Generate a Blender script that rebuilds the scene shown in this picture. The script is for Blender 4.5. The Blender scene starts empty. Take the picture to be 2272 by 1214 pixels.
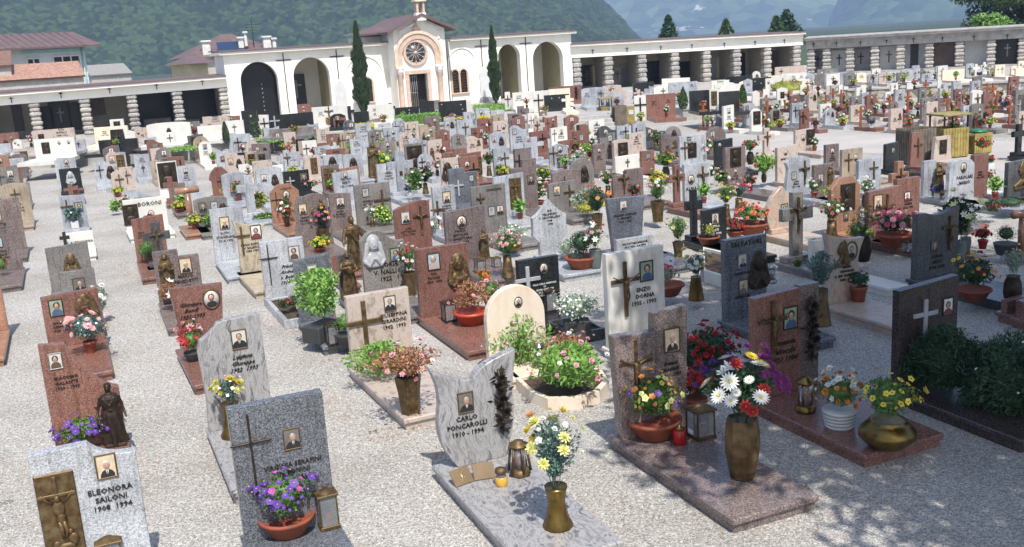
import bpy, bmesh, math, random
from mathutils import Vector, Matrix
RND = random.Random(7)
PI = math.pi
# ------------------------------------------------------------------ camera, world, sun
F, CX, CY, CAMH = 2182., 1136., 607., 4.0
SC = bpy.context.scene
COL = SC.collection
_up = Vector((-614, 9393, 2182)).normalized()
_f = Vector((0, 0, -1)); _yw = (_f - _f.dot(_up)*_up).normalized(); _xw = _yw.cross(_up)
RW = Matrix((_xw, _yw, _up))                     # world = RW @ cam
CAM = Vector((0, 0, CAMH))
cam = bpy.data.cameras.new('camera'); cam.sensor_width = 36; cam.lens = 36*F/2272
cam.clip_start = .1; cam.clip_end = 30000
co = bpy.data.objects.new('camera', cam); COL.objects.link(co)
co.matrix_world = Matrix.Translation(CAM) @ RW.to_4x4()
SC.camera = co
SUN_EL, SUN_AZ = math.radians(57), math.radians(164)      # azimuth clockwise from +Y
w = bpy.data.worlds.new('World'); SC.world = w; w.use_nodes = True
nt = w.node_tree; sky = nt.nodes.new('ShaderNodeTexSky'); sky.sky_type = 'NISHITA'; sky.sun_disc = False
sky.sun_elevation = SUN_EL; sky.sun_rotation = SUN_AZ; sky.dust_density = 2.0
nt.links.new(sky.outputs[0], nt.nodes['Background'].inputs[0]); nt.nodes['Background'].inputs[1].default_value = .125
sl = bpy.data.lights.new('sun', 'SUN'); sl.energy = 4.3; sl.angle = math.radians(.5); sl.color = (1, .96, .9)
so = bpy.data.objects.new('sun', sl); COL.objects.link(so)
sd = Vector((math.sin(SUN_AZ)*math.cos(SUN_EL), math.cos(SUN_AZ)*math.cos(SUN_EL), math.sin(SUN_EL)))
so.rotation_euler = sd.to_track_quat('Z', 'Y').to_euler(); so.location = sd*50
SC.view_settings.view_transform = 'Standard'; SC.view_settings.look = 'None'
SC.view_settings.exposure = .7; SC.view_settings.gamma = 1
SC.cycles.volume_bounces = 0; SC.cycles.max_bounces = 6; SC.cycles.transparent_max_bounces = 8
SC.cycles.diffuse_bounces = 3; SC.cycles.glossy_bounces = 2
SC.render.use_persistent_data = False

def ray(px, py): return RW @ Vector((px-CX, -(py-CY), -F))
def G(px, py, z=0.):                                # photo point -> point on the plane z
    d = ray(px, py); return CAM + d*((z-CAMH)/d.z)
def proj(p):
    c = RW.transposed() @ (p-CAM); return (CX+F*c.x/-c.z, CY-F*c.y/-c.z)
def AT(px, d, z):                                   # column px at forward distance d, height z
    lo, hi = -400., 1400.; p = None
    # horizontal ray direction depends a little on z: iterate
    y = 300.
    for _ in range(12):
        r = ray(px, y); p = CAM + r*(d/r.y); p2 = proj(Vector((p.x, p.y, z))); y += (p2[1]-y)
    return Vector((p.x, p.y, z))
YAW = math.radians(23.5)
# ------------------------------------------------------------------ materials
def srgb(h):
    h = h.lstrip('#'); v = [int(h[i:i+2], 16)/255 for i in (0, 2, 4)]
    return tuple(c/12.92 if c <= .04045 else ((c+.055)/1.055)**2.4 for c in v)+(1,)
class NB:
    def __init__(s, name):
        s.m = bpy.data.materials.new(name); s.m.use_nodes = True; s.t = s.m.node_tree; s.b = s.t.nodes['Principled BSDF']
    def n(s, typ, ins=None, **kw):
        x = s.t.nodes.new('ShaderNode'+typ)
        for k, v in kw.items(): setattr(x, k, v)
        for k, v in (ins or {}).items():
            if hasattr(v, 'bl_idname') or isinstance(v, bpy.types.NodeSocket): s.t.links.new(v, x.inputs[k])
            else: x.inputs[k].default_value = v
        return x
    def l(s, a, k): s.t.links.new(a, s.b.inputs[k])
    def coord(s, rnd=True, world=False):
        if world: return s.n('NewGeometry').outputs['Position']
        tc = s.n('TexCoord').outputs['Object']
        if not rnd: return tc
        oi = s.n('ObjectInfo').outputs['Random']
        mu = s.n('Math', {0: oi, 1: 37.0}, operation='MULTIPLY').outputs[0]
        return s.n('VectorMath', {0: tc, 1: s.n('CombineXYZ', {0: mu, 1: mu, 2: mu}).outputs[0]}, operation='ADD').outputs[0]
    def ramp(s, fac, stops, interp='LINEAR'):
        r = s.n('ValToRGB', {0: fac}); e = r.color_ramp; e.interpolation = interp
        while len(e.elements) < len(stops): e.elements.new(.5)
        for el, (p, c) in zip(e.elements, stops): el.position = p; el.color = srgb(c) if isinstance(c, str) else c
        return r.outputs[0]
    def mix(s, f, a, b, mode='MIX'):
        x = s.n('Mix', data_type='RGBA', blend_type=mode)
        for k, v in ((0, f), (6, a), (7, b)):
            if isinstance(v, bpy.types.NodeSocket): s.t.links.new(v, x.inputs[k])
            else: x.inputs[k].default_value = srgb(v) if isinstance(v, str) else v
        return x.outputs[2]
    def bump(s, h, st=.3, d=.01):
        s.l(s.n('Bump', {'Height': h, 'Strength': st, 'Distance': d}).outputs[0], 'Normal')
MATS = {}
def plain(name, c, rough=.6, metal=0., var=.12, scale=6., **kw):
    if name in MATS: return MATS[name]
    b = NB(name); co_ = b.coord()
    nz = b.n('TexNoise', {'Vector': co_, 'Scale': scale, 'Detail': 4.}).outputs[0]
    c0 = srgb(c); dk = tuple(x*(1-var*1.6) for x in c0[:3])+(1,); lt = tuple(min(1, x*(1+var)) for x in c0[:3])+(1,)
    b.l(b.ramp(nz, [(.3, dk), (.7, lt)]), 'Base Color'); b.b.inputs['Roughness'].default_value = rough
    b.b.inputs['Metallic'].default_value = metal
    for k, v in kw.items(): b.b.inputs[k].default_value = v
    MATS[name] = b.m; return b.m
def granite(name, c1, c2, c3, scale=55., rough=.24, cloud=.35, spec=.5):
    b = NB(name); co_ = b.coord()
    n1 = b.n('TexNoise', {'Vector': co_, 'Scale': scale, 'Detail': 3., 'Roughness': .75}).outputs[0]
    v = b.n('TexVoronoi', {'Vector': co_, 'Scale': scale*1.3}).outputs['Color']
    g = b.n('SeparateColor', {0: v}).outputs[0]
    f = b.n('Math', {0: b.n('Math', {0: n1, 1: .6}, operation='MULTIPLY').outputs[0], 1: b.n('Math', {0: g, 1: .4}, operation='MULTIPLY').outputs[0]}, operation='ADD').outputs[0]
    c = b.ramp(f, [(.33, c1), (.5, c2), (.68, c3)])
    n2 = b.n('TexNoise', {'Vector': co_, 'Scale': 2.2, 'Detail': 5.}).outputs[0]
    sh = b.ramp(n2, [(.3, (1-cloud, 1-cloud, 1-cloud, 1)), (.65, (1, 1, 1, 1))])
    stk = b.n('TexNoise', {'Vector': b.n('Mapping', {'Vector': co_, 'Scale': (9., 9., .8)}).outputs[0], 'Scale': 2., 'Detail': 5., 'Roughness': .7}).outputs[0]
    sh = b.mix(1., sh, b.ramp(stk, [(.32, (.62, .6, .57, 1)), (.5, (1, 1, 1, 1))]), 'MULTIPLY')
    hue = b.n('ObjectInfo').outputs['Random']
    sh2 = b.ramp(hue, [(0, (.84, .84, .86, 1)), (1, (1.0, .98, .95, 1))])
    b.l(b.mix(1., b.mix(1., c, sh, 'MULTIPLY'), sh2, 'MULTIPLY'), 'Base Color')
    b.l(b.ramp(n1, [(.3, (rough*.8,)*3+(1,)), (.7, (rough*1.3,)*3+(1,))]), 'Roughness')
    MATS[name] = b.m; return b.m
def veined(name, cols, scale=3., dist=6., rough=.35, rot=.6, stretch=7., grain=.25):
    b = NB(name); co_ = b.coord()
    w1 = b.n('TexNoise', {'Vector': co_, 'Scale': 2.3, 'Detail': 3.}).outputs['Color']
    wp = b.n('VectorMath', {0: w1, 1: (dist*.06,)*3}, operation='MULTIPLY').outputs[0]
    mp = b.n('Mapping', {'Vector': b.n('VectorMath', {0: co_, 1: wp}, operation='ADD').outputs[0], 'Rotation': (.2, rot, .3), 'Scale': (stretch, 2., 1.)}).outputs[0]
    n1 = b.n('TexNoise', {'Vector': mp, 'Scale': scale, 'Detail': 7., 'Roughness': .62}).outputs[0]
    sp = b.n('TexNoise', {'Vector': co_, 'Scale': 120., 'Detail': 2.}).outputs[0]
    f = b.n('Math', {0: n1, 1: b.n('Math', {0: b.n('Math', {0: sp, 1: .5}, operation='SUBTRACT').outputs[0], 1: grain}, operation='MULTIPLY').outputs[0]}, operation='ADD').outputs[0]
    n = len(cols); c = b.ramp(f, [(.3+.4*i/(n-1), cc) for i, cc in enumerate(cols)])
    b.l(c, 'Base Color'); b.b.inputs['Roughness'].default_value = rough
    MATS[name] = b.m; return b.m
STONE = {
 'g': granite('light_granite', '#93979c', '#b7bbc1', '#d0d4d9', 85.),
 'd': granite('dark_granite', '#3e3f41', '#56585a', '#6f7173', 85.),
 'm': granite('mid_granite', '#6c6966', '#86827e', '#a09b96', 85.),
 'b': granite('blue_granite', '#53575f', '#6d727a', '#8c9199', scale=75., cloud=.4),
 'q': granite('speckled_granite', '#474b50', '#63676d', '#868a90', scale=85., cloud=.2),
 'n': granite('black_granite', '#1c1e1f', '#2d3031', '#414546', rough=.2, scale=90.),
 'r': granite('red_porphyry', '#6c4b42', '#875e52', '#9f7a6e', cloud=.22, scale=90.),
 'p': granite('purple_granite', '#635755', '#7c6e6b', '#9a8d89', cloud=.3, scale=75.),
 'k': veined('pink_granite', ['#7b6c60', '#a39388', '#bcaea4', '#ab9c90', '#c2b6ac'], 5., 6., stretch=2.5, rot=.9),
 'w': plain('white_marble', '#cfccc4', .45, var=.07, scale=2.5),
 'c': veined('cream_marble', ['#cdb89f', '#d8c6b0', '#ddcebb', '#e0d3c3'], 2., 4., rough=.45, stretch=3., grain=.05),
 'e': granite('beige_stone', '#9c8e7a', '#b1a28c', '#c0b29f', 85.),
 's': veined('striped_grey_granite', ['#4c4d4f', '#727274', '#a5a3a2', '#8e8c8b', '#706f70', '#b9b2ad'], 4., 5., rot=-.5, stretch=6.),
 'o': granite('orange_stone', '#8f6a54', '#a87e66', '#b98f76', 85.),
 'v': veined('swirled_beige_granite', ['#7d725f', '#a0937d', '#b9ac96', '#8a7e69', '#ada08c'], 2.6, 10., rot=1., stretch=4.),
 'x': veined('pale_marble', ['#b5aea2', '#c9c4ba', '#d2cec6', '#d8d5ce'], 3., 3., rough=.45, stretch=4., grain=.06),
 'u': granite('dark_brown_granite', '#38302e', '#4b413f', '#645957', scale=80.),
 'j': veined('rose_granite', ['#94776a', '#b29683', '#bda997', '#96918a', '#c3b09b'], 2.2, 10., rot=.9, stretch=3.),
}
SNAME = {'g': 'light grey granite', 'd': 'dark grey granite', 'm': 'grey granite', 'b': 'blue-grey granite', 'q': 'speckled blue-grey granite', 'n': 'black granite', 'r': 'red porphyry',
 'p': 'purple-grey granite', 'k': 'pinkish granite', 'w': 'white marble', 'c': 'cream marble', 'e': 'beige stone', 's': 'striped grey granite', 'o': 'orange-brown stone',
 'v': 'swirled beige granite', 'j': 'rose granite', 'x': 'pale white marble', 'u': 'dark brown granite'}
def patina(name, c, m_=.7, r_=.38):
    b = NB(name); co_ = b.coord(); n1 = b.n('TexNoise', {'Vector': co_, 'Scale': 11., 'Detail': 5., 'Roughness': .65}).outputs[0]
    b.l(b.ramp(n1, [(.3, c[0]), (.52, c[1]), (.64, c[2]), (.75, c[3])]), 'Base Color'); b.b.inputs['Metallic'].default_value = m_
    b.l(b.ramp(n1, [(.35, (r_, r_, r_, 1)), (.7, (.75, .75, .75, 1))]), 'Roughness'); MATS[name] = b.m; return b.m
bronze = patina('bronze', ['#46371f', '#6b563a', '#75674a', '#6d755f'])
dbronze = plain('dark_bronze', '#3d3329', .5, .6, .3, 14.)
brass = plain('brass', '#7d6738', .32, .9, .2, 14.)
iron = plain('dark_iron', '#23211f', .5, .5, .2)
letter = plain('letter_bronze', '#2b241d', .5, .3, .1)
letterw = plain('letter_white', '#c9c9c2', .6)
steel = plain('steel', '#9a9a98', .3, .9)
silver = plain('silver_stone', '#a3a4a6', .5)
ph_bg = plain('photo_paper', '#c3c0b8', .3, 0, .05); ph_skin = plain('photo_skin', '#b08a76', .4, 0, .1); ph_suit = plain('photo_suit', '#26262a', .4); ph_hair = plain('photo_hair', '#4a4038', .4)
ph_blue = plain('photo_backdrop_blue', '#9fb4b8', .3)
terra = plain('terracotta', '#8f4a33', .75, 0, .2, 9.)
orangepot = plain('orange_plastic', '#b9472c', .4)
whitepot = plain('white_plastic', '#c9c9c6', .4)
redpot = plain('red_plastic', '#b8242a', .35)
darkpot = plain('dark_stone_pot', '#3b3c3b', .6)
redglass = plain('red_glass', '#c01a1a', .15, **{'Transmission Weight': .25})
waxyel = plain('wax_yellow', '#c99a3a', .3)
glass = plain('lantern_glass', '#cfd4d6', .08, **{'Transmission Weight': .75})
pew = plain('grey_green_vase', '#5d6660', .5)
LEAF = {}
def leafm(name, c, v=.3):
    b = NB(name); co_ = b.coord()
    nz = b.n('TexNoise', {'Vector': co_, 'Scale': 22., 'Detail': 2.}).outputs[0]
    c0 = srgb(c); b.l(b.ramp(nz, [(.35, tuple(x*(1-v) for x in c0[:3])+(1,)), (.65, tuple(x*(1+v) for x in c0[:3])+(1,))]), 'Base Color')
    b.b.inputs['Roughness'].default_value = .55; b.b.inputs['Subsurface Weight'].default_value = 0.
    LEAF[name] = b.m; return b.m
lf = {'g': leafm('leaf_green', '#4f7031'), 'G': leafm('leaf_bright', '#6f9642'), 'd': leafm('leaf_dark', '#2c4a2c'), 'b': leafm('leaf_bluish', '#557067'), 'y': leafm('leaf_yellowgreen', '#8f9440'), 'o': leafm('leaf_dry', '#96694a'), 's': leafm('leaf_silver', '#8a9a84'), 'c': leafm('leaf_cypress', '#35482a'), 't': leafm('leaf_tree', '#3c5426'), 'j': leafm('leaf_juniper', '#314c2f')}
def petal(name, c):
    return plain(name, c, .6, 0, .12, 30.)
PET = {'w': petal('petal_white', '#e2e2da'), 'y': petal('petal_yellow', '#d2bd3a'), 'o': petal('petal_orange', '#cc8238'), 'r': petal('petal_red', '#a8242a'), 'p': petal('petal_pink', '#dfa3ab'), 'h': petal('petal_hot_pink', '#c05878'), 'v': petal('petal_violet', '#55308c'), 'm': petal('petal_magenta', '#a04397'), 'l': petal('petal_lemon', '#d8d68a'), 'a': petal('petal_apricot', '#e5a15c'), 's': petal('petal_salmon', '#dd7a5d'), 'c': petal('petal_cream', '#dfd3c2')}
PN = {'w': 'white', 'y': 'yellow', 'o': 'orange', 'r': 'red', 'p': 'pink', 'h': 'bright pink', 'v': 'violet', 'm': 'magenta', 'l': 'pale yellow', 'a': 'apricot', 's': 'salmon', 'c': 'cream'}
# ------------------------------------------------------------------ mesh builder
class MB:
    def __init__(s): s.v = []; s.f = []; s.mi = []; s.mats = []; s.sm = []; s.cur = 0; s.smooth = False
    def mat(s, m):
        if m not in s.mats: s.mats.append(m)
        s.cur = s.mats.index(m); return s
    def add(s, vs, fs):
        o = len(s.v); s.v += [tuple(v) for v in vs]
        for f in fs: s.f.append([i+o for i in f]); s.mi.append(s.cur); s.sm.append(s.smooth)
    def box(s, x0, x1, y0, y1, z0, z1):
        s.add([(x0, y0, z0), (x1, y0, z0), (x1, y1, z0), (x0, y1, z0), (x0, y0, z1), (x1, y0, z1), (x1, y1, z1), (x0, y1, z1)],
              [(0, 3, 2, 1), (4, 5, 6, 7), (0, 1, 5, 4), (1, 2, 6, 5), (2, 3, 7, 6), (3, 0, 4, 7)])
    def bbox(s, x0, x1, y0, y1, z0, z1, b=.01):     # box with chamfered edges
        vs = []
        for z, i in ((z0, b), (z0+b, 0), (z1-b, 0), (z1, b)):
            a0, a1, c0, c1 = x0+i, x1-i, y0+i, y1-i
            k = b if i == 0 else b*.4
            vs += [(a0+k, c0, z), (a1-k, c0, z), (a1, c0+k, z), (a1, c1-k, z), (a1-k, c1, z), (a0+k, c1, z), (a0, c1-k, z), (a0, c0+k, z)]
        fs = [tuple(range(7, -1, -1)), tuple(range(24, 32))]
        for r in range(3):
            for i in range(8): j = (i+1) % 8; fs.append((r*8+i, r*8+j, r*8+8+j, r*8+8+i))
        s.add(vs, fs)
    def prism(s, pts, y0, y1, ch=0.):               # outline in xz, CCW seen from the front (-y); front at y0
        n = len(pts)
        if ch > 0:
            cx = sum(p[0] for p in pts)/n; cz = sum(p[1] for p in pts)/n
            # offset inward along averaged normals
            ins = []
            for i in range(n):
                p0, p1, p2 = pts[i-1], pts[i], pts[(i+1) % n]
                e1 = Vector((p1[0]-p0[0], p1[1]-p0[1])); e2 = Vector((p2[0]-p1[0], p2[1]-p1[1]))
                if e1.length < 1e-6 or e2.length < 1e-6: ins.append(p1); continue
                n1 = Vector((-e1.y, e1.x)).normalized(); n2 = Vector((-e2.y, e2.x)).normalized(); nn = n1+n2
                if nn.length < .3: ins.append(p1); continue
                nn.normalize(); ins.append((p1[0]+nn.x*ch, p1[1]+nn.y*ch))
            vs = [(x, y0, z) for x, z in ins]+[(x, y0+ch, z) for x, z in pts]+[(x, y1, z) for x, z in pts]
            fs = [tuple(range(n)), tuple(range(3*n-1, 2*n-1, -1))]
            for i in range(n):
                j = (i+1) % n; fs.append((i, n+i, n+j, j)); fs.append((n+i, 2*n+i, 2*n+j, n+j))
            s.add(vs, fs); return
        vs = [(x, y0, z) for x, z in pts]+[(x, y1, z) for x, z in pts]
        fs = [tuple(range(n)), tuple(range(2*n-1, n-1, -1))]+[(i, n+i, n+(i+1) % n, (i+1) % n) for i in range(n)]
        s.add(vs, fs)
    def lathe(s, prof, cx=0, cy=0, n=14, sx=1, sy=1, twist=0, cap=True, facet=False):
        vs = []
        for k, (r, z) in enumerate(prof):
            for i in range(n): a = 2*PI*i/n+twist*k; vs.append((cx+r*sx*math.cos(a), cy+r*sy*math.sin(a), z))
        fs = []
        for k in range(len(prof)-1):
            for i in range(n): j = (i+1) % n; fs.append((k*n+i, k*n+j, k*n+n+j, k*n+n+i))
        if cap: fs += [tuple(range(n-1, -1, -1)), tuple(range((len(prof)-1)*n, len(prof)*n))]
        o = s.smooth; s.smooth = not facet; s.add(vs, fs); s.smooth = o
    def tube(s, pts, r, n=6, r2=None):
        pts = [Vector(p) for p in pts]; vs = []; m = len(pts)
        for k, p in enumerate(pts):
            t = (pts[min(k+1, m-1)]-pts[max(k-1, 0)]).normalized()
            a = t.cross(Vector((0, 0, 1))) if abs(t.z) < .9 else t.cross(Vector((1, 0, 0)))
            a.normalize(); b = t.cross(a); rr = r if r2 is None else r+(r2-r)*k/(m-1)
            for i in range(n): an = 2*PI*i/n; vs.append(tuple(p+a*rr*math.cos(an)+b*rr*math.sin(an)))
        fs = []
        for k in range(m-1):
            for i in range(n): j = (i+1) % n; fs.append((k*n+i, k*n+j, k*n+n+j, k*n+n+i))
        fs += [tuple(range(n-1, -1, -1)), tuple(range((m-1)*n, m*n))]
        o = s.smooth; s.smooth = True; s.add(vs, fs); s.smooth = o
    def sphere(s, c, rx, ry, rz, n=10, m=6):
        vs = [(c[0], c[1], c[2]+rz)]; fs = []
        for k in range(1, m):
            a = PI*k/m
            for i in range(n): b = 2*PI*i/n; vs.append((c[0]+rx*math.sin(a)*math.cos(b), c[1]+ry*math.sin(a)*math.sin(b), c[2]+rz*math.cos(a)))
        vs.append((c[0], c[1], c[2]-rz)); L = len(vs)-1
        for i in range(n): fs.append((0, 1+i, 1+(i+1) % n)); fs.append((L, L-n+(i+1) % n, L-n+i))
        for k in range(m-2):
            for i in range(n): j = (i+1) % n; fs.append((1+k*n+i, 1+(k+1)*n+i, 1+(k+1)*n+j, 1+k*n+j))
        o = s.smooth; s.smooth = True; s.add(vs, fs); s.smooth = o
    def quad(s, c, u, v): c, u, v = Vector(c), Vector(u), Vector(v); s.add([c-u, c+v*.55-u*.25, c+u, c-v*.55-u*.25], [(0, 1, 2, 3)])
    def xf(s, M, start=0):
        for i in range(start, len(s.v)): s.v[i] = tuple(M @ Vector(s.v[i]))
    def mesh(s, name, m=None):
        me = bpy.data.meshes.new(name); me.from_pydata(s.v, [], s.f)
        for x in (s.mats if s.mats else [m]): me.materials.append(x)
        me.polygons.foreach_set('material_index', s.mi); me.polygons.foreach_set('use_smooth', s.sm)
        me.update(); return me
    def build(s, name, m=None, parent=None, loc=None, rz=0):
        return put(name, s.mesh(name, m), parent, loc, rz)
def put(name, me, parent=None, loc=None, rz=0, sc=None):
    o = bpy.data.objects.new(name, me); COL.objects.link(o)
    if parent: o.parent = parent
    if loc is not None: o.location = loc
    if rz: o.rotation_euler = (0, 0, rz)
    if sc is not None: o.scale = (sc,)*3 if isinstance(sc, (int, float)) else sc
    return o
def thing(name, label, cat, loc=(0, 0, 0), rz=0, group=None):
    o = bpy.data.objects.new(name, None); COL.objects.link(o); o.empty_display_size = .1
    o.location = loc; o.rotation_euler = (0, 0, rz); o['label'] = label; o['category'] = cat
    if group: o['group'] = group
    return o
def struct(o, kind='structure'): o['kind'] = kind; return o
def scl(px, py, z=0.):                               # pixels per metre up, and per metre across (grave width axis)
    p = G(px, py, z); t = proj(p+Vector((0, 0, 1))); q = (px, py)
    u = proj(p+Vector((math.cos(YAW), math.sin(YAW), 0)))
    return p, math.hypot(t[0]-q[0], t[1]-q[1]), u[0]-q[0]
# ------------------------------------------------------------------ ground
def gravel_mat(name, tint=(1, 1, 1, 1)):
    b = NB(name); p = b.coord(world=True)
    v = b.n('TexVoronoi', {'Vector': p, 'Scale': 90.}); cc = b.n('SeparateColor', {0: v.outputs['Color']}).outputs[0]
    c = b.ramp(cc, [(0, '#7f7b76'), (.3, '#a8a4a0'), (.7, '#c3bfba'), (1, '#e0ddd8')])
    n2 = b.n('TexNoise', {'Vector': p, 'Scale': .5, 'Detail': 6., 'Roughness': .6}).outputs[0]
    c = b.mix(1., c, b.ramp(n2, [(.3, '#dcdad4'), (.55, '#f8f8f5'), (.7, '#ffffff')]), 'MULTIPLY')
    n3 = b.n('TexNoise', {'Vector': p, 'Scale': 1.3, 'Detail': 8., 'Roughness': .72}).outputs[0]
    c = b.mix(b.ramp(n3, [(.56, (0, 0, 0, 1)), (.74, (.3, .3, .3, 1))]), c, '#968c78')
    n4 = b.n('TexNoise', {'Vector': p, 'Scale': 24., 'Detail': 5., 'Roughness': .75}).outputs[0]
    c = b.mix(1., c, b.ramp(n4, [(.35, '#c9c6c2'), (.6, '#ffffff')]), 'MULTIPLY')
    b.l(b.mix(1., c, tint, 'MULTIPLY'), 'Base Color'); b.b.inputs['Roughness'].default_value = .9
    b.bump(b.n('Math', {0: v.outputs['Distance'], 1: n4}, operation='ADD').outputs[0], .5, .009)
    return b.m
gravel = gravel_mat('gravel')
field_m = plain('meadow', '#37452b', .9, 0, .3, .02)
paving_m = plain('pale_paving', '#a9a39d', .85, 0, .1, .6)
concrete = plain('concrete', '#a8a6a0', .85, 0, .12, 3.)
m = MB(); S_ = 9000; m.add([(-S_, -S_, -.02), (S_, -S_, -.02), (S_, S_, -.02), (-S_, S_, -.02)], [(0, 1, 2, 3)])
struct(m.build('ground', field_m))
m = MB(); m.add([(-75, -20, 0), (75, -20, 0), (75, 90, 0), (-75, 90, 0)], [(0, 1, 2, 3)]); struct(m.build('gravel_yard', gravel))
TZ = .6
BP = [(-400, 371), (-100, 352), (350, 330), (700, 297), (1000, 272), (1215, 262), (1350, 252), (1560, 237), (1800, 203), (2272, 178), (2500, 164)]
bp = [G(x, y, TZ) for x, y in BP]
m = MB(); n = len(bp)
top = bp+[Vector((75, 55, TZ)), Vector((75, 89, TZ)), Vector((-74, 89, TZ)), Vector((-74, 50, TZ))]
m.add(top, [tuple(range(len(top)))]); struct(m.build('terrace', paving_m))
wallst = NB('rubble_stone'); _c = wallst.coord(world=True)
_v = wallst.n('TexVoronoi', {'Vector': _c, 'Scale': 3.2}); _f2 = wallst.n('TexVoronoi', {'Vector': _c, 'Scale': 3.2}, feature='DISTANCE_TO_EDGE')
_cc = wallst.ramp(wallst.n('SeparateColor', {0: _v.outputs['Color']}).outputs[0], [(0, '#6d675e'), (.5, '#8e877b'), (1, '#b0a99c')])
wallst.l(wallst.mix(wallst.ramp(_f2.outputs[0], [(.0, (1, 1, 1, 1)), (.06, (0, 0, 0, 1))]), _cc, '#57524b'), 'Base Color'); wallst.b.inputs['Roughness'].default_value = .9
wallst.bump(_f2.outputs[0], .6, .05); wallst = wallst.m
def wall_along(pts, name, label, mat, capm, th=.3, z0=-.02, z1=.6):
    t = thing(name, label, 'wall', tuple(pts[0]))
    o = Vector((pts[0].x, pts[0].y, 0)); mw = MB(); mc = MB()
    for a, b in zip(pts[:-1], pts[1:]):
        d = Vector((b.x-a.x, b.y-a.y, 0)); L = d.length; d.normalize(); nn = Vector((d.y, -d.x, 0))
        M = Matrix(((d.x, -nn.x, 0, a.x-o.x), (d.y, -nn.y, 0, a.y-o.y), (0, 0, 1, -pts[0].z), (0, 0, 0, 1)))
        st = len(mw.v); mw.box(-.003, L+.003, -.01, th, z0, z1-.09); mw.xf(M, st)
        st = len(mc.v); mc.bbox(0.002, L-.002, -.07, th+.05, z1-.09, z1+.03, .015); mc.xf(M, st)
    mw.build('wall_face', mat, t); mc.build('coping', capm, t); return t
wall_along(bp[:5], 'retaining_wall', 'low pale concrete retaining wall in front of the family tombs at left', concrete, concrete)
wall_along([bp[4], bp[5]], 'retaining_wall', 'short pale retaining wall between the hedge tomb and the steps', concrete, concrete)
wall_along(bp[6:9], 'retaining_wall', 'pale ledge wall behind the wooden bins', concrete, concrete)
wall_along(bp[8:], 'retaining_wall', 'rough rubble stone retaining wall below the grey arcade', wallst, concrete)
# steps between bp[5] and bp[6]
a, b = bp[5], bp[6]; d = (b-a); d.z = 0; L = d.length; d.normalize()
st = thing('stone_steps', 'wide pale stone steps leading up to the terrace', 'steps', (a.x, a.y, 0), math.atan2(d.y, d.x))
for i in range(4):
    m = MB(); m.bbox(.05, L-.05, -.4*(4-i)-.2, -.4*(3-i)-.2 if i < 3 else 0, -.01, .15*(i+1)-.004*(i == 3), .015); m.build('step', concrete, st)
# cross path paving
pp = [G(x, y, .004) for x, y in [(1215, 292), (1290, 286), (1560, 292), (1900, 296), (2300, 318), (2300, 400), (2120, 352), (1900, 338), (1600, 330), (1290, 312)]]
m = MB(); m.add(pp, [tuple(range(len(pp)))]); struct(m.build('path', paving_m))
# ------------------------------------------------------------------ mountains
def hills(name, az0, az1, na, rs, hf, mat):
    mm = MB(); mm.smooth = True
    for j, r in enumerate(rs):
        for i in range(na+1):
            az = math.radians(az0+(az1-az0)*i/na); mm.v.append((r*math.sin(az), r*math.cos(az), hf(math.degrees(az), r, j/(len(rs)-1))))
    for j in range(len(rs)-1):
        for i in range(na): k = j*(na+1)+i; mm.f.append([k, k+1, k+na+2, k+na+1]); mm.mi.append(0); mm.sm.append(True)
    return struct(mm.build(name, mat))
from mathutils import noise as MN
def ns(x, y, s, o=5): return MN.fractal(Vector((x/s, y/s, .37)), 1., 2., o)
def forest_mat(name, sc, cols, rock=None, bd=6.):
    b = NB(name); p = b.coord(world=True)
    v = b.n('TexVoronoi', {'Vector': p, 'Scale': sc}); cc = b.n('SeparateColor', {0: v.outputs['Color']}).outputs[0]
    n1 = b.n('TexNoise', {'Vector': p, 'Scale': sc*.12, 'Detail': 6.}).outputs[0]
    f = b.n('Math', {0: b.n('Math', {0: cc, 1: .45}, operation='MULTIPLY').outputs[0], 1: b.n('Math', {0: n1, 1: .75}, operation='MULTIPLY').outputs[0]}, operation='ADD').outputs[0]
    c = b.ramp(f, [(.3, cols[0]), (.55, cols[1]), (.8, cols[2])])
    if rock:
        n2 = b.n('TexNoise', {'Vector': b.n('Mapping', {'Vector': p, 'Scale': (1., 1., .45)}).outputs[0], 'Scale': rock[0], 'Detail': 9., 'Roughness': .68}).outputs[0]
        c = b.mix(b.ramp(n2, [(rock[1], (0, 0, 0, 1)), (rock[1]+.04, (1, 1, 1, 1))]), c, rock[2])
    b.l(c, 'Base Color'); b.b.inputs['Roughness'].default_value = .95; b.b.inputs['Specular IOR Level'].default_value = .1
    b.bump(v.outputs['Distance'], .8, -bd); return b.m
def smooth(t): t = max(0, min(1, t)); return t*t*(3-2*t)
def h1(az, r, t):
    if az < 4.5: H = 100+ (4.5-az)*26
    elif az < 5.9: H = 52+(5.9-az)*34
    else: H = max(-30, 52-(az-5.9)*21)
    H = min(H, 300); x, y = r*math.sin(math.radians(az)), r*math.cos(math.radians(az))
    e = max(0, min(1, (r-650)/440.)); return -3+H*e+ns(x, y, 90.)*26*e*min(1, H/150 if H > 0 else 0)+(3.6*(1-min(1, MN.voronoi(Vector((x/7.5, y/7.5, 0)))[0][0]*1.5)))*(H > 20)
hills('wooded_hillside', -36, 10.5, 620, [640+i*3. for i in range(160)]+[1130+60*i for i in range(12)], h1,
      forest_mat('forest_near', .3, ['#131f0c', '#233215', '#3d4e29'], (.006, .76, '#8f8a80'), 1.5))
def h2(az, r, t):
    x, y = r*math.sin(math.radians(az)), r*math.cos(math.radians(az))
    return -5+400*max(0, min(1, (r-2600)/1200.))*(1+.1*ns(x, y, 700.))+ns(x, y, 260., 8)*70*smooth((r-2600)/300)
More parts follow.
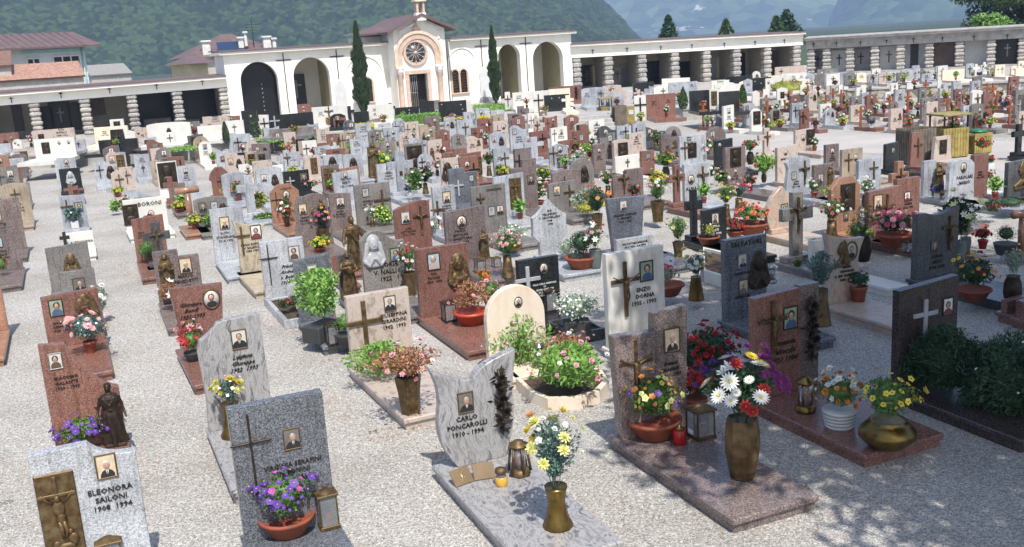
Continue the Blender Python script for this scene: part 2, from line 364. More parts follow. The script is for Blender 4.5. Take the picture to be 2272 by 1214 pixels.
hills('distant_mountain', -6, 36, 260, [2600+i*13 for i in range(120)], h2, forest_mat('forest_far', .02, ['#2c3f2c', '#4b5f42', '#75825c'], (.0085, .6, '#d6d0c8'), 6.))
def h3(az, r, t):
    x, y = r*math.sin(math.radians(az)), r*math.cos(math.radians(az)); H = max(-60, (az-18.2)*105) if az < 22 else 400
    return -5+H*max(0, min(1, (r-1900)/700.))+ns(x, y, 300., 6)*28*smooth((r-1900)/800)*(H > 0)
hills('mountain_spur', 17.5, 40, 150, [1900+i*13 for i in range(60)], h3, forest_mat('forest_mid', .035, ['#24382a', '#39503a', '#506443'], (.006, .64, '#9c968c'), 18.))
# ------------------------------------------------------------------ buildings
plaster = plain('cream_plaster', '#efece1', .85, 0, .05, 1.3)
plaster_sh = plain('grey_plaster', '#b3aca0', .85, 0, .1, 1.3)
yplaster = plain('yellow_plaster', '#b9b08c', .85, 0, .08, 1.5)
roofm = plain('brown_roof_metal', '#695655', .6, 0, .12, 2.)
oldconc = plain('weathered_concrete', '#a09d98', .9, 0, .2, 2.5)
pinkst = plain('pink_trim_stone', '#c9ae9a', .7, 0, .1, 4.)
rustic = granite('rustic_stone', '#8b8781', '#bab6af', '#d8d4cc', 30., .8)
slate = plain('black_marble', '#17181a', .25, 0, .2, 3.)
panelg = plain('grey_marble_panel', '#8d8c8c', .35, 0, .12, 3.)
panelb = plain('brown_marble_panel', '#5f4a42', .35, 0, .2, 3.)
panelw = plain('white_marble_panel', '#cfcfcd', .4, 0, .06, 3.)
class FR:                                             # a facade frame: x along, y into the building, z up
    def __init__(s, P0, P1): s.P0 = Vector((P0.x, P0.y, 0)); d = Vector((P1.x-P0.x, P1.y-P0.y, 0)); s.L = d.length; s.d = d.normalized(); s.n = Vector((-s.d.y, s.d.x, 0)); s.rz = math.atan2(s.d.y, s.d.x)
    def hit(s, px, py, off=0.):
        r = ray(px, py); t = (s.P0+s.n*off-CAM).dot(s.n)/r.dot(s.n); p = CAM+r*t; return (p-s.P0).dot(s.d), p.z
    def at(s, x, y): return s.P0+s.d*x+s.n*y
def rustic_pillar(fr, x, w_, z0, z1, par, n_, y0=0.):
    m = MB(); h = (z1-z0)/n_
    for i in range(n_):
        k = .035 if i % 2 else .0
        a = len(m.v); m.bbox(x-w_/2-k, x+w_/2+k, y0-.0-k, y0+w_+k, z0+h*i, z0+h*(i+1)-.002, .075)
        for q in range(a, len(m.v)):
            v = m.v[q]; m.v[q] = (v[0]+RND.uniform(-.014, .014), v[1]+RND.uniform(-.014, .014), v[2])
    return m.build('pillar', rustic, par)
def wallcross(h, mat_, par, x, y, z, name='cross', t=.03, arm=.6):
    m = MB(); m.box(-t, t, -.03, 0, 0, h); m.box(-h*arm/2, -t-.001, -.031, -.001, h*.68, h*.68+2*t); m.box(t+.001, h*arm/2, -.031, -.001, h*.68, h*.68+2*t)
    o = m.build(name, mat_, par); o.location = (x, y, z); return o
def arcade(label, P0, P1, lint, eave, cols, fascia, wallm, slope, D=3.4, np_=8, pw=.5, crosses=(), niches=(), roofm_=None, beam=None):
    fr = FR(P0, P1); L = fr.L; t = thing('arcade', label, 'arcade', (fr.P0.x, fr.P0.y, TZ), fr.rz)
    Z = -TZ
    def sh(m, x0=0):
        for i, v in enumerate(m.v): m.v[i] = (v[0], v[1], v[2]+slope*v[0])
        return m
    m = MB(); m.box(0, L, D, D+.25, 0, eave+Z-.3); sh(m).build('back_wall', wallm, t)
    m = MB(); m.box(0, L, 0, .45, lint+Z, eave+Z-.12); sh(m).build('beam', beam or fascia, t)
    m = MB(); m.box(-.1, L, -.35, D+.4, eave+Z-.118, eave+Z); sh(m).build('cornice', fascia, t)
    m = MB(); m.add([(-.1, -.4, eave+Z+.002), (L, -.4, eave+Z+.002), (L, D+.5, eave+Z+.08), (-.1, D+.5, eave+Z+.08), (-.1, -.4, eave+Z+.06), (L, -.4, eave+Z+.06), (L, D+.5, eave+Z+.14), (-.1, D+.5, eave+Z+.14)],
                    [(0, 3, 2, 1), (4, 5, 6, 7), (0, 1, 5, 4), (1, 2, 6, 5), (2, 3, 7, 6), (3, 0, 4, 7)]); sh(m).build('roof', roofm_ or roofm, t)
    m = MB(); m.box(0, L, .0, D, .0, .12); m.build('plinth', concrete, t)
    xs = [fr.hit(cx, cy)[0] for cx, cy in cols]
    for x in xs: rustic_pillar(fr, x, pw, .122, lint+Z+slope*x-.003, t, np_, .02)
    for cx, cy in crosses:
        x, z = fr.hit(cx, cy); wallcross(.32, iron, t, x, -.002, z-.16+Z, t=.018)
    for i in range(len(xs)+1):                            # partitions between bays
        pass
    for (cx, w_, z0, z1, mm, cr) in niches:
        x = fr.hit(cx, cols[0][1], D)[0]; 
        if x < .3 or x > L-.3: continue
        m = MB(); m.bbox(x-w_/2, x+w_/2, D-.09, D-.004, z0, z1, .015); o = m.build('tomb_panel', mm, t)
        if cr:
            c = MB(); hh = (z1-z0)*.5; c.box(-.04, .04, -.03, 0, 0, hh); c.box(-.2, -.041, -.03, 0, hh*.62, hh*.62+.08); c.box(.041, .2, -.03, 0, hh*.62, hh*.62+.08)
            k = c.build('cross', cr, o); k.location = (x, D-.093, z0+(z1-z0)*.3)
    for x in xs:
        m = MB(); m.box(x-.09, x+.09, .56, D-.003, .122, lint+Z+slope*x-.01); m.build('partition', wallm, t)
    return fr, t
dl = lambda px: 63.8/(1+.4363*(1136-px)/2240*1.0) if False else None
def dline(px, off=0.):                                # forward distance of the main facade line at a photo column
    k = (px-1136)/2240.; return (57+.435*15.7)/(1-.435*k)
P_a, P_b, P_c, P_d = AT(-260, dline(-260), TZ), AT(514, dline(514), TZ), AT(1273, dline(1273), TZ), AT(1782, 70., TZ)
P_e = AT(2420, 63., TZ)
RN = random.Random(3)
lw = [(25, 300), (85, 290), (196, 280), (300, 270), (400, 260), (503, 250)]
nich = [(45, .5, .5, 2.1, slate, None), (140, 1.1, .3, 1.9, slate, silver), (225, .8, 1.0, 1.9, panelb, None), (345, 2.4, .2, 2.1, slate, None), (440, 2.4, .2, 2.1, slate, None), (110, .7, .3, 1.7, slate, None), (170, .6, .3, 1.8, slate, None)]
P_a2 = AT(-130, dline(-130), TZ)
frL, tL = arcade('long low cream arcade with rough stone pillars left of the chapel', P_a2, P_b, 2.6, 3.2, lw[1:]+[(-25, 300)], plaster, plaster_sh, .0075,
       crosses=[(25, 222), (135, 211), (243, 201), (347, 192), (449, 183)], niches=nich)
rw = [(1281, 150), (1352, 150), (1427, 150), (1500, 150), (1570, 150), (1637, 150), (1705, 150), (1770, 140)]
nr = [(1300+i*34, RN.choice([.9, 1.3, 1.8]), .15, RN.uniform(1.5, 1.9), RN.choice([slate, slate, panelb, panelg, yplaster]), RN.choice([None, bronze, silver])) for i in range(14)]
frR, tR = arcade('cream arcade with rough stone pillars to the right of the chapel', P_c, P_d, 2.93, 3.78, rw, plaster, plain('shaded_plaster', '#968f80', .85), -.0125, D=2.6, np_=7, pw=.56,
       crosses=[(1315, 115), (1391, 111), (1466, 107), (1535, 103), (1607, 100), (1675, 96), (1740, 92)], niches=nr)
fw_ = [(1798, 150), (1833, 150), (1885, 145), (1940, 145), (1997, 140), (2061, 140), (2128, 135), (2198, 135), (2268, 130), (2345, 130)]
nf_ = [(1815, .95, .1, 1.6, panelg, iron), (1862, 1.2, .1, 1.6, panelw, iron), (1910, 1.2, .1, 1.65, panelg, iron), (1972, 1.2, .1, 1.7, panelw, bronze), (2028, .5, .1, 1.7, slate, None), (2092, 1.4, .1, 1.7, panelb, bronze), (2165, 1.5, .1, 1.75, panelw, None), (2233, 1.4, .1, 1.75, slate, silver)]
frF, tF = arcade('older weathered grey arcade at far right above the rubble wall', P_d+Vector((.25, .12, 0)), P_e, 2.4, 3.12, fw_, oldconc, plain('light_grey_plaster', '#c6c7c8', .8), -.004, D=1.3, np_=7, pw=.52,
       crosses=[(1805, 100), (1856, 98), (1909, 96), (1967, 93), (2027, 89), (2091, 87), (2161, 84), (2235, 81)], niches=nf_, roofm_=oldconc)
# chapel wing with big arches
fr = FR(P_b, P_c); L = fr.L; ZE = 4.62
wing = thing('arched_wing', 'tall cream wing with round arches and iron crosses on both sides of the chapel', 'building', (fr.P0.x, fr.P0.y, TZ), fr.rz)
hh = ZE-TZ
def arch_geo(px0, px1, pyt):
    x0 = fr.hit(px0, 230)[0]; x1 = fr.hit(px1, 230)[0]; zt = fr.hit((px0+px1)/2-6, pyt)[1]-TZ; return x0, x1, zt
opens = [arch_geo(540, 623, 137), arch_geo(658, 738, 127), arch_geo(1112, 1160, 98), arch_geo(1188, 1254, 92)]
xch0, xch1 = fr.hit(862, 150)[0], fr.hit(999, 150)[0]
def wall_seg(x0, x1, ops):
    pts = [(x0, 0)]
    for a, b, zt in ops:
        r = (b-a)/2; zc = zt-r; pts.append((a, 0))
        for i in range(17): an = PI-PI*i/16; pts.append(((a+b)/2+r*math.cos(an), zc+r*math.sin(an)))
        pts.append((b, 0))
    pts += [(x1, 0), (x1, hh-.14), (x0, hh-.14)]
    m = MB(); m.prism(pts, 0, .5); m.build('front_wall', plaster, wing)
wall_seg(0, xch0, opens[:2]); wall_seg(xch1, L, opens[2:])
m = MB(); m.box(0, L, 3.4, 3.7, 0, hh-.1); m.build('back_wall', plaster, wing)
for x in (0.0, L-.32): m = MB(); m.box(x, x+.3, .503, 3.397, 0, hh-.145); m.build('side_wall', plaster, wing)
for (x0, x1) in ((-.25, xch0-.02), (xch1+.02, L+.25)):
    m = MB(); m.box(x0, x1, -.35, 3.9, hh-.138, hh); m.build('cornice', plaster, wing)
    m = MB(); m.add([(x0, -.42, hh+.003), (x1, -.42, hh+.003), (x1, 4, hh+.1), (x0, 4, hh+.1), (x0, -.42, hh+.07), (x1, -.42, hh+.07), (x1, 4, hh+.17), (x0, 4, hh+.17)],
                    [(0, 3, 2, 1), (4, 5, 6, 7), (0, 1, 5, 4), (1, 2, 6, 5), (2, 3, 7, 6), (3, 0, 4, 7)]); m.build('roof', roofm, wing)
for i, (a, b, zt) in enumerate(opens):
    for xx in (a-.35, b+.12): m = MB(); m.box(xx, xx+.2, .503, 3.397, 0, hh-.145); m.build('partition', yplaster if i else plaster, wing)
a, b, zt = opens[0]; r = (b-a)/2-.06
def archpanel(a, b, zt, y0, y1, mat_, nm):
    r = (b-a)/2; pts = [(a, 0.01)]+[(b, 0.01)]+[((a+b)/2+r*math.cos(PI*i/16), zt-r+r*math.sin(PI*i/16)) for i in range(17)]
    m = MB(); m.prism(pts, y0, y1); return m.build(nm, mat_, wing)
gp = archpanel(a+.03, b-.03, zt-.03, .9, 1.0, slate, 'black_gate')
for k in range(7): mm_ = MB(); mm_.box(-.02, .02, -.02, 0, -.03, .04); o = mm_.build('stud', silver, gp); o.location = ((a+b)/2+.25, .895, .6+.25*k)
a, b, zt = opens[1]; m = MB(); m.bbox(a+.1, a+(b-a)*.62, 3.2, 3.39, .0, 2.5, .02); tp = m.build('tomb_panel', slate, wing)
wallcross(1.1, silver, tp, a+.75, 3.19, 1.05, t=.045)
a, b, zt = opens[3]; archpanel(a-.1, a+(b-a)*.5, zt-.1, 3.2, 3.39, plain('dark_grey_recess', '#4a4b4d', .6), 'tomb_panel')
for px, pt, pb in ((627, 118, 250), (745, 110, 176), (1066, 88, 148), (1165, 82, 212)):
    x, zt = fr.hit(px, pt); _, zb = fr.hit(px+8, pb); h_ = zt-zb
    m = MB(); m.box(-.022, .022, -.04, -.003, 0, h_); m.box(-.42, -.023, -.039, -.004, h_-.42, h_-.37); m.box(.023, .42, -.039, -.004, h_-.42, h_-.37)
    o = m.build('iron_cross', iron, wing); o.location = (x, 0, zb-TZ)
# blind arches (raised mouldings) + memorial niches
def arcband(cx, zc, r0, r1, y0, y1, legs, mat_, nm, par, n_=24, a0=0., a1=PI):
    m = MB(); pi_ = []; po = []
    for i in range(n_+1): an = a0+(a1-a0)*i/n_; pi_.append((cx+r0*math.cos(an), zc+r0*math.sin(an))); po.append((cx+r1*math.cos(an), zc+r1*math.sin(an)))
    if legs is not None: pi_ = [(cx+r0, legs)]+pi_+[(cx-r0, legs)]; po = [(cx+r1, legs)]+po+[(cx-r1, legs)]
    k = len(pi_); vs = [(x, y0, z) for x, z in pi_]+[(x, y0, z) for x, z in po]+[(x, y1, z) for x, z in pi_]+[(x, y1, z) for x, z in po]; fs = []
    for i in range(k-1): fs += [(i, i+1, k+i+1, k+i), (k+i, k+i+1, 3*k+i+1, 3*k+i), (i+1, i, 2*k+i, 2*k+i+1)]
    fs += [(0, k, 3*k, 2*k), (k-1, 2*k+k-1, 3*k+k-1, k+k-1)]
    m.add(vs, fs); return m.build(nm, mat_, par)
for p0, p1, pt in ((770, 858, 122), (1000, 1062, 104)):
    x0, x1, zt = arch_geo(p0, p1, pt); r = (x1-x0)/2; arcband((x0+x1)/2, zt-r, r-.09, r, -.06, -.002, .02, plaster, 'blind_arch', wing)
for px0, px1, pt, pb in ((742, 765, 176, 240), (1063, 1085, 150, 215)):
    x0 = fr.hit(px0, pt+20)[0]; x1 = fr.hit(px1, pt+20)[0]; zt = fr.hit(px0+8, pt)[1]-TZ; zb = .3
    m = MB(); m.prism([(x0, zb), (x1, zb), (x1, zt-.4), ((x0+x1)/2, zt), (x0, zt-.4)], -.1, -.003, .02); o = m.build('memorial_tablet', panelw, wing)
    m = MB(); m.bbox(x0-.12, x1+.12, -.35, -.11, 0, .28, .02); m.build('tablet_base', panelg, wing)
# right twin window, left one
def twin(x0, x1, z0, z1, par):
    w_ = x1-x0; fo = MB(); fo.mat(pinkst); r = w_*.22
    fo.bbox(x0-.06, x1+.06, -.12, -.003, z0-.1, z0, .02); fo.bbox(x0-.04, x0+w_*.07, -.1, -.004, z0+.002, z1-r, .015); fo.bbox(x1-w_*.07, x1+.04, -.1, -.004, z0+.002, z1-r, .015); fo.bbox(x0+w_*.45, x1-w_*.45, -.1, -.004, z0+.002, z1-r, .01)
    wd = fo.build('window', None, par)
    for s in (-1, 1):
        cx = (x0+x1)/2+s*w_*.25; arcband(cx, z1-r, r-.04, r+.04, -.1, -.004, None, pinkst, 'window_arch', wd)
        m = MB(); pts = [(cx-r+.03, z0), (cx+r-.03, z0)]+[(cx+(r-.04)*math.cos(PI*i/12), z1-r+(r-.04)*math.sin(PI*i/12)) for i in range(13)]; m.prism(pts, -.03, -.006)
        m.build('pane', plain('dark_window', '#2b2a28', .2, 0, .3, 12.), wd)
        g = MB()
        for k in range(7): z = z0+.1+k*(z1-z0-r)/7; g.tube([(cx-r*.8, -.045, z), (cx+r*.8, -.045, z+.1)], .012, 4); g.tube([(cx-r*.8, -.045, z+.1), (cx+r*.8, -.045, z)], .012, 4)
        g.build('grille', bronze, wd)
x0, z0 = fr.hit(1003, 207); x1, z1 = fr.hit(1036, 152); twin(x0, x1, z0-TZ, z1-TZ, wing)
x0, z0 = fr.hit(792, 228); x1, z1 = fr.hit(826, 172); twin(x0, x1, z0-TZ, z1-TZ, wing)
# ---- chapel
FW = 1.5
P1c = fr.at(xch0, -FW); frc = FR(P1c, fr.at(xch1, -FW)); 
ch = thing('chapel', 'cream gabled chapel with rose window, pink stone arch and small bell turret', 'chapel', (P1c.x, P1c.y, TZ), fr.rz)
cw = frc.hit(992, 150)[0]; ze = frc.hit(990, 62)[1]-TZ; cx = cw/2+.08; za = frc.hit(918, 38)[1]-TZ
def cz(px, py): x, z = frc.hit(px, py); return x, z-TZ
dx0, dzt = cz(907, 166); dx1, _ = cz(947, 166); dcx = cx
dw = (dx1-dx0); dcx = (dx0+dx1)/2
pts = [(0, 0), (dcx-dw/2, 0), (dcx-dw/2, dzt), (dcx+dw/2, dzt), (dcx+dw/2, 0), (cw, 0), (cw, ze), (cx, za), (0, ze)]
m = MB(); m.prism(pts, 0, .4); m.build('front_wall', plaster, ch)
for x in (0, cw-.3): m = MB(); m.box(x+.001, x+.299, .403, 6.5, 0, ze-.01); m.build('side_wall', plaster, ch)
m = MB(); m.box(0, cw, 6.5, 6.8, 0, ze+.3); m.build('back_wall', plaster, ch)
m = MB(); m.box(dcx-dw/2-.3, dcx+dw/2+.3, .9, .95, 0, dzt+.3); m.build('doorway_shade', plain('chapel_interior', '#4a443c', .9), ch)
for s, nm in ((-1, 'door_leaf'), (1, 'door_leaf')):
    m = MB(); 
    for k in range(5): x = dcx+s*(.05+k*(dw/2-.08)/4); m.tube([(x, .2, .02), (x, .2, dzt-.03)], .016, 4)
    for z in (.15, 1.0, dzt-.15): m.tube([(dcx+s*.04, .2, z), (dcx+s*(dw/2-.02), .2, z)], .016, 4)
    m.build(nm, silver if s < 0 else iron, ch)
m = MB(); m.bbox(dcx-dw/2-.22, dcx-dw/2, -.09, .1, .002, dzt, .02); m.bbox(dcx+dw/2, dcx+dw/2+.22, -.09, .1, .002, dzt, .02); m.bbox(dcx-dw/2-.22, dcx+dw/2+.22, -.1, .1, dzt+.002, dzt+.24, .02); m.build('door_frame', pinkst, ch)
acx, azt = cz(928, 70); _, azs = cz(928, 146); ax0, _ = cz(877, 146); ax1, _ = cz(980, 146); acx = (ax0+ax1)/2; R1 = (ax1-ax0)/2
zc = azt-R1; 
arcband(acx, zc, R1-.42, R1, -.16, -.003, azs, pinkst, 'great_arch', ch)
arcband(acx, zc, R1-.12, R1+.05, -.22, -.163, azs, plain('pale_trim_stone', '#d6c2ac', .7), 'arch_moulding', ch)
for s in (-1, 1):
    x = acx+s*(R1-.21); m = MB(); m.lathe([(.2, .2), (.16, .3), (.15, azs-.45), (.18, azs-.4)], x, -.14, 14); c = m.build('column', pinkst, ch)
    m = MB(); m.bbox(x-.24, x+.24, -.38, -.003, azs-.14, azs-.002, .02); m.lathe([(.17, azs-.4), (.2, azs-.3), (.24, azs-.142)], x, -.14, 14); m.build('capital', plaster, c)
    m = MB(); m.bbox(x-.25, x+.25, -.39, -.003, 0, .2, .03); m.build('column_base', plaster, c)
rcx, rcz = cz(921, 117); RR = .62
roseo = arcband(rcx, rcz, RR, RR+.14, -.12, -.003, None, pinkst, 'rose_window', ch, 32, 0, 2*PI)
m = MB(); m.lathe([(RR, 0), (RR, .03)], 0, 0, 32); m.xf(Matrix.Translation((rcx, -.01, rcz)) @ Matrix.Rotation(PI/2, 4, 'X')); m.build('rose_pane', plain('rose_glass', '#4e4a4c', .25), roseo)
m = MB()
for k in range(12):
    an = 2*PI*k/12; ca, sa = math.cos(an), math.sin(an); m.tube([(rcx+.1*ca, -.05, rcz+.1*sa), (rcx+RR*.72*ca, -.05, rcz+RR*.72*sa)], .018, 5)
    an2 = an+PI/12; prev = None; arc = []
    for q in range(7): bb = an2-PI/2+PI*q/6; arc.append((rcx+RR*.74*math.cos(an2)+.155*math.cos(bb), -.05, rcz+RR*.74*math.sin(an2)+.155*math.sin(bb)))
    m.tube(arc, .022, 5)
m.build('tracery', plain('tracery_stone', '#b9b3ae', .7), roseo)
m = MB(); m.lathe([(.1, 0), (.1, .08)], 0, 0, 14); m.xf(Matrix.Translation((rcx, -.03, rcz)) @ Matrix.Rotation(PI/2, 4, 'X')); m.build('rose_boss', pinkst, roseo)
# crest, raised gable band
m = MB(); m.prism([(acx-.28, azt+.1), (acx+.28, azt+.1), (acx+.2, azt+.24), (acx+.1, azt+.3), (acx, azt+.6), (acx-.1, azt+.3), (acx-.2, azt+.24)], -.14, -.004, .03); m.build('crest', pinkst, ch)
sl_ = (za-ze)/(cw/2); m = MB()
for s, x1 in ((-1, .35), (1, cw-.35)):
    zz = za-abs(x1-cx)*sl_-.28
    m.prism([(x1, zz), (cx, za-.28), (cx, za-.16), (x1, zz+.12)][::(1 if s < 0 else -1)], -.07, -.003)
    m.prism([(x1-.12*(s > 0), zz-.5), (x1+.12*(s < 0), zz-.5), (x1+.12*(s < 0), zz-.01), (x1-.12*(s > 0), zz-.01)], -.071, -.004)
m.build('gable_band', plaster, ch)
m = MB(); ov = .55
for s in (-1, 1):
    xe = cx+s*(cw/2+ov); zz = za-(cw/2+ov)*sl_*.95
    vs = [(cx, -.55, za+.02), (xe, -.55, zz+.02), (xe, 7, zz+.02), (cx, 7, za+.02), (cx, -.55, za+.19), (xe, -.55, zz+.15), (xe, 7, zz+.15), (cx, 7, za+.19)]
    m.add(vs, [(0, 3, 2, 1), (4, 5, 6, 7), (0, 1, 5, 4), (1, 2, 6, 5), (2, 3, 7, 6)])
m.build('roof', roofm, ch)
# bell turret
tb = MB(); tz = za+.1
tb.bbox(cx-.3, cx+.3, -.5, .1, tz-.35, tz+.1, .03); t_ = tb.build('bell_turret', plaster, ch)
m = MB(); m.bbox(cx-.26, cx-.12, -.45, .05, tz+.102, tz+.72, .02); m.bbox(cx+.12, cx+.26, -.45, .05, tz+.102, tz+.72, .02); m.build('turret_post', pinkst, t_)
m = MB(); m.bbox(cx-.36, cx+.36, -.55, .15, tz+.722, tz+.84, .03); m.lathe([(.27, tz+.842), (.2, tz+.95), (.1, tz+1.05), (.05, tz+1.12)], cx, -.2, 12); m.sphere((cx, -.2, tz+1.2), .09, .09, .1); m.build('turret_cap', plain('pale_trim_stone', '#d6c2ac', .7), t_)
# transept roof seen to the left behind the gable
m = MB(); a0 = fr.hit(801, 67)[0]-xch0
zz = za-.55
m.add([(a0, FW+.6, ze-.05), (.1, FW-.5, ze+.02), (cx, FW+.6, za), (cx, 7, za), (a0, 6.5, ze-.02), (a0, FW+.6, ze-.17), (.1, FW-.5, ze-.1)], [(0, 1, 2), (0, 2, 3, 4), (0, 5, 6, 1)]); m.build('transept_roof', roofm, ch)
m = MB(); m.box(a0+.45, -.01, FW+1.0, 6.4, hh, ze-.2); m.build('transept_wall', plaster, ch)
# ---- houses behind
def pbox(par, nm, mat_, fr_, x0, x1, y0, y1, z0, z1):
    m = MB(); m.box(x0, x1, y0, y1, z0, z1); return m.build(nm, mat_, par)
bluew = plain('pale_blue_plaster', '#ccd2cd', .85, 0, .06); cyanw = plain('turquoise_trim', '#9fc6c8', .8); greyw = plain('grey_wall', '#b0aca4', .85)
frH = FR(AT(-200, 66, 0), AT(214, 75, 0))
h = thing('house', 'pale blue house with a brown standing seam roof behind the left arcade', 'house', tuple(frH.P0), frH.rz); LH = frH.L
zt = frH.hit(100, 104)[1]
pbox(h, 'wall', bluew, frH, 0, LH, 0, 6, 0, zt)
m = MB(); m.add([(-.5, -1.0, zt-.15), (LH+.9, -1.0, zt-.15), (LH+.5, 2.6, zt+.95), (-.5, 2.6, zt+.95), (-.5, -1, zt-.02), (LH+.9, -1, zt-.02), (LH+.5, 2.6, zt+1.08), (-.5, 2.6, zt+1.08), (-.5, 6.6, zt-.1), (LH+.9, 6.6, zt-.1)],
  [(0, 3, 2, 1), (4, 5, 6, 7), (0, 1, 5, 4), (1, 2, 6, 5), (7, 6, 9, 8), (5, 9, 6)]); rf = m.build('roof', roofm, h)
m = MB()
for k in range(int(LH/.55)+2): x = -.3+k*.55; m.tube([(x, -1.0, zt+.0), (x, 2.6, zt+1.1)], .03, 4)
m.build('roof_seam', roofm, rf)
def win(px0, py0, px1, py1, n_=1):
    x0, z1 = frH.hit(px0, py0); x1, z0 = frH.hit(px1, py1)
    m = MB(); m.bbox(x0-.1, x1+.1, -.08, -.003, z0-.1, z0, .01); m.bbox(x0-.1, x1+.1, -.08, -.003, z1, z1+.1, .01); m.bbox(x0-.1, x0, -.079, -.003, z0+.001, z1-.001, .01); m.bbox(x1, x1+.1, -.079, -.003, z0+.001, z1-.001, .01); wd = m.build('window', plain('white_frame', '#d6d6d2', .6), h)
    ww = (x1-x0)/n_
    for k in range(n_):
        m = MB(); m.box(x0+ww*k+.05, x0+ww*(k+1)-.05, -.03, -.006, z0+.01, z1-.01); m.build('pane', plain('window_glass', '#20262c', .1), wd)
        if k: m = MB(); m.box(x0+ww*k-.045, x0+ww*k+.045, -.06, -.004, z0+.01, z1-.01); m.build('mullion', plain('white_frame', '#d6d6d2', .6), wd)
win(60, 132, 90, 150, 2); win(118, 127, 178, 145, 3)
x0, z0 = frH.hit(56, 128); x1, z1 = frH.hit(180, 119); m = MB(); m.box(x0-.2, x1+.3, -.05, -.002, z0+.25, z0+.5); m.build('turquoise_band', cyanw, h)
m = MB(); m.tube([(LH-.25, -.12, zt-.2), (LH-.25, -.12, 1.5)], .06, 8); m.build('downpipe', cyanw, h)
tile = NB('roof_tiles'); _p = tile.coord(rnd=False); _b = tile.n('TexBrick', {'Vector': _p, 'Scale': 3.2, 'Color1': srgb('#a07460'), 'Color2': srgb('#bd9c8a'), 'Mortar': srgb('#5a3a30'), 'Mortar Size': .03, 'Brick Width': .45, 'Row Height': .3}); tile.l(_b.outputs[0], 'Base Color'); tile.b.inputs['Roughness'].default_value = .85; tile = tile.m
tile2 = plain('brown_shingle', '#7a5d50', .85, 0, .2, 5.)
def shed(label, px0, px1, yl, yh, d0, d1, mat_, wm, ov=0.):
    f = FR(AT(px0, d0, 0), AT(px1, d1, 0)); t = thing('outbuilding', label, 'outbuilding', tuple(f.P0), f.rz); z0 = f.hit((px0+px1)/2, yl)[1]; D_ = 2.6; z1 = f.hit((px0+px1)/2, yh, D_)[1]
    m = MB(); m.box(0, f.L, .2, D_+2, 0, z0-.01); m.build('wall', wm, t)
    m = MB(); y0 = 0; y1 = D_; n_ = 1
    m.v = []; vs = [(-.1, y0, 0), (f.L+.1, y0, 0), (f.L+.1, math.hypot(y1, z1-z0), 0), (-.1, math.hypot(y1, z1-z0), 0)]; vs += [(a_, b_, .1) for a_, b_, _ in vs]
    m.add(vs, [(0, 3, 2, 1), (4, 5, 6, 7), (0, 1, 5, 4), (1, 2, 6, 5), (2, 3, 7, 6), (3, 0, 4, 7)]); o = m.build('roof', mat_, t); o.location = (0, 0, z0); o.rotation_euler = (math.atan2(z1-z0, y1), 0, 0)
    return t, f
shed('outbuilding with a terracotta tiled roof just behind the left arcade', -120, 207, 180, 146, 60, 64, tile, greyw)
shed('outbuilding with a brown shingled roof in front of the pale blue house', -100, 52, 150, 118, 61, 62.5, tile2, greyw)
t, f = shed('low grey roofed house far behind the left arcade with a roof panel', 217, 305, 166, 143, 90, 92, plain('grey_roof', '#8b8984', .8), greyw)
def hiphouse(label, px0, px1, yb, yt, d, wallm_, rm, chim):
    f = FR(AT(px0, d, 0), AT(px1, d+3*(px1-px0)/208., 0)); t = thing('house', label, 'house', tuple(f.P0), f.rz); z0 = f.hit((px0+px1)/2, yb)[1]; z1 = f.hit((px0+px1)/2, yt, 3.)[1]; L_ = f.L
    m = MB(); m.box(0, L_, 0, 6, 0, z0); m.build('wall', wallm_, t)
    m = MB(); c = .45*L_; m.add([(-.5, -.5, z0+.01), (L_+.5, -.5, z0+.01), (L_+.5, 6.5, z0+.01), (-.5, 6.5, z0+.01), (c, 3, z1), (c+.8, 3, z1)], [(0, 3, 2, 1), (0, 1, 5, 4), (1, 2, 5), (2, 3, 4, 5), (3, 0, 4)]); r_ = m.build('roof', rm, t)
    for px, pt, pb, wp in chim:
        x, zt_ = f.hit(px, pt); _, zb_ = f.hit(px, pb); ww = wp*d/2182/2
        m = MB(); m.bbox(x-ww, x+ww, -.2, -.2+2*ww, zb_-.5, zt_-.35, .02); c_ = m.build('chimney', plain('chimney_white', '#cfcbc4', .8), r_)
        m = MB(); m.bbox(x-ww-.08, x+ww+.08, -.28, -.12+2*ww, zt_-.15, zt_, .03); m.bbox(x-ww+.03, x+ww-.03, -.17, -.23+2*ww, zt_-.349, zt_-.151, .01); m.build('chimney_cap', whitepot, c_)
    return t, f
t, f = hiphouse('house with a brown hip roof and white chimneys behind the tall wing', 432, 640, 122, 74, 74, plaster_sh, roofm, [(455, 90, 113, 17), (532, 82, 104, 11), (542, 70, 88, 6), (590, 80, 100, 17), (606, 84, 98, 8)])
x, z = f.hit(512, 100); m = MB(); m.add([(x-1, -.3, z-.35), (x+.9, -.3, z-.35), (x+.9, .3, z+.25), (x-1, .3, z+.25)], [(0, 1, 2, 3)]); m.build('solar_panel', plain('solar_blue', '#2c3c58', .15), t)
x, z = f.hit(560, 45); m = MB(); m.tube([(x, .5, z-2.4), (x, .5, z)], .03, 5); 
for k in range(3): m.tube([(x-.5, .5, z-.3-k*.2), (x+.5, .5, z-.3-k*.2)], .015, 4)
m.build('antenna', iron, t)
t, f = hiphouse('small yellow walled annex with brown eaves beside the tall wing', 440, 478, 140, 122, 66, yplaster, roofm, [])
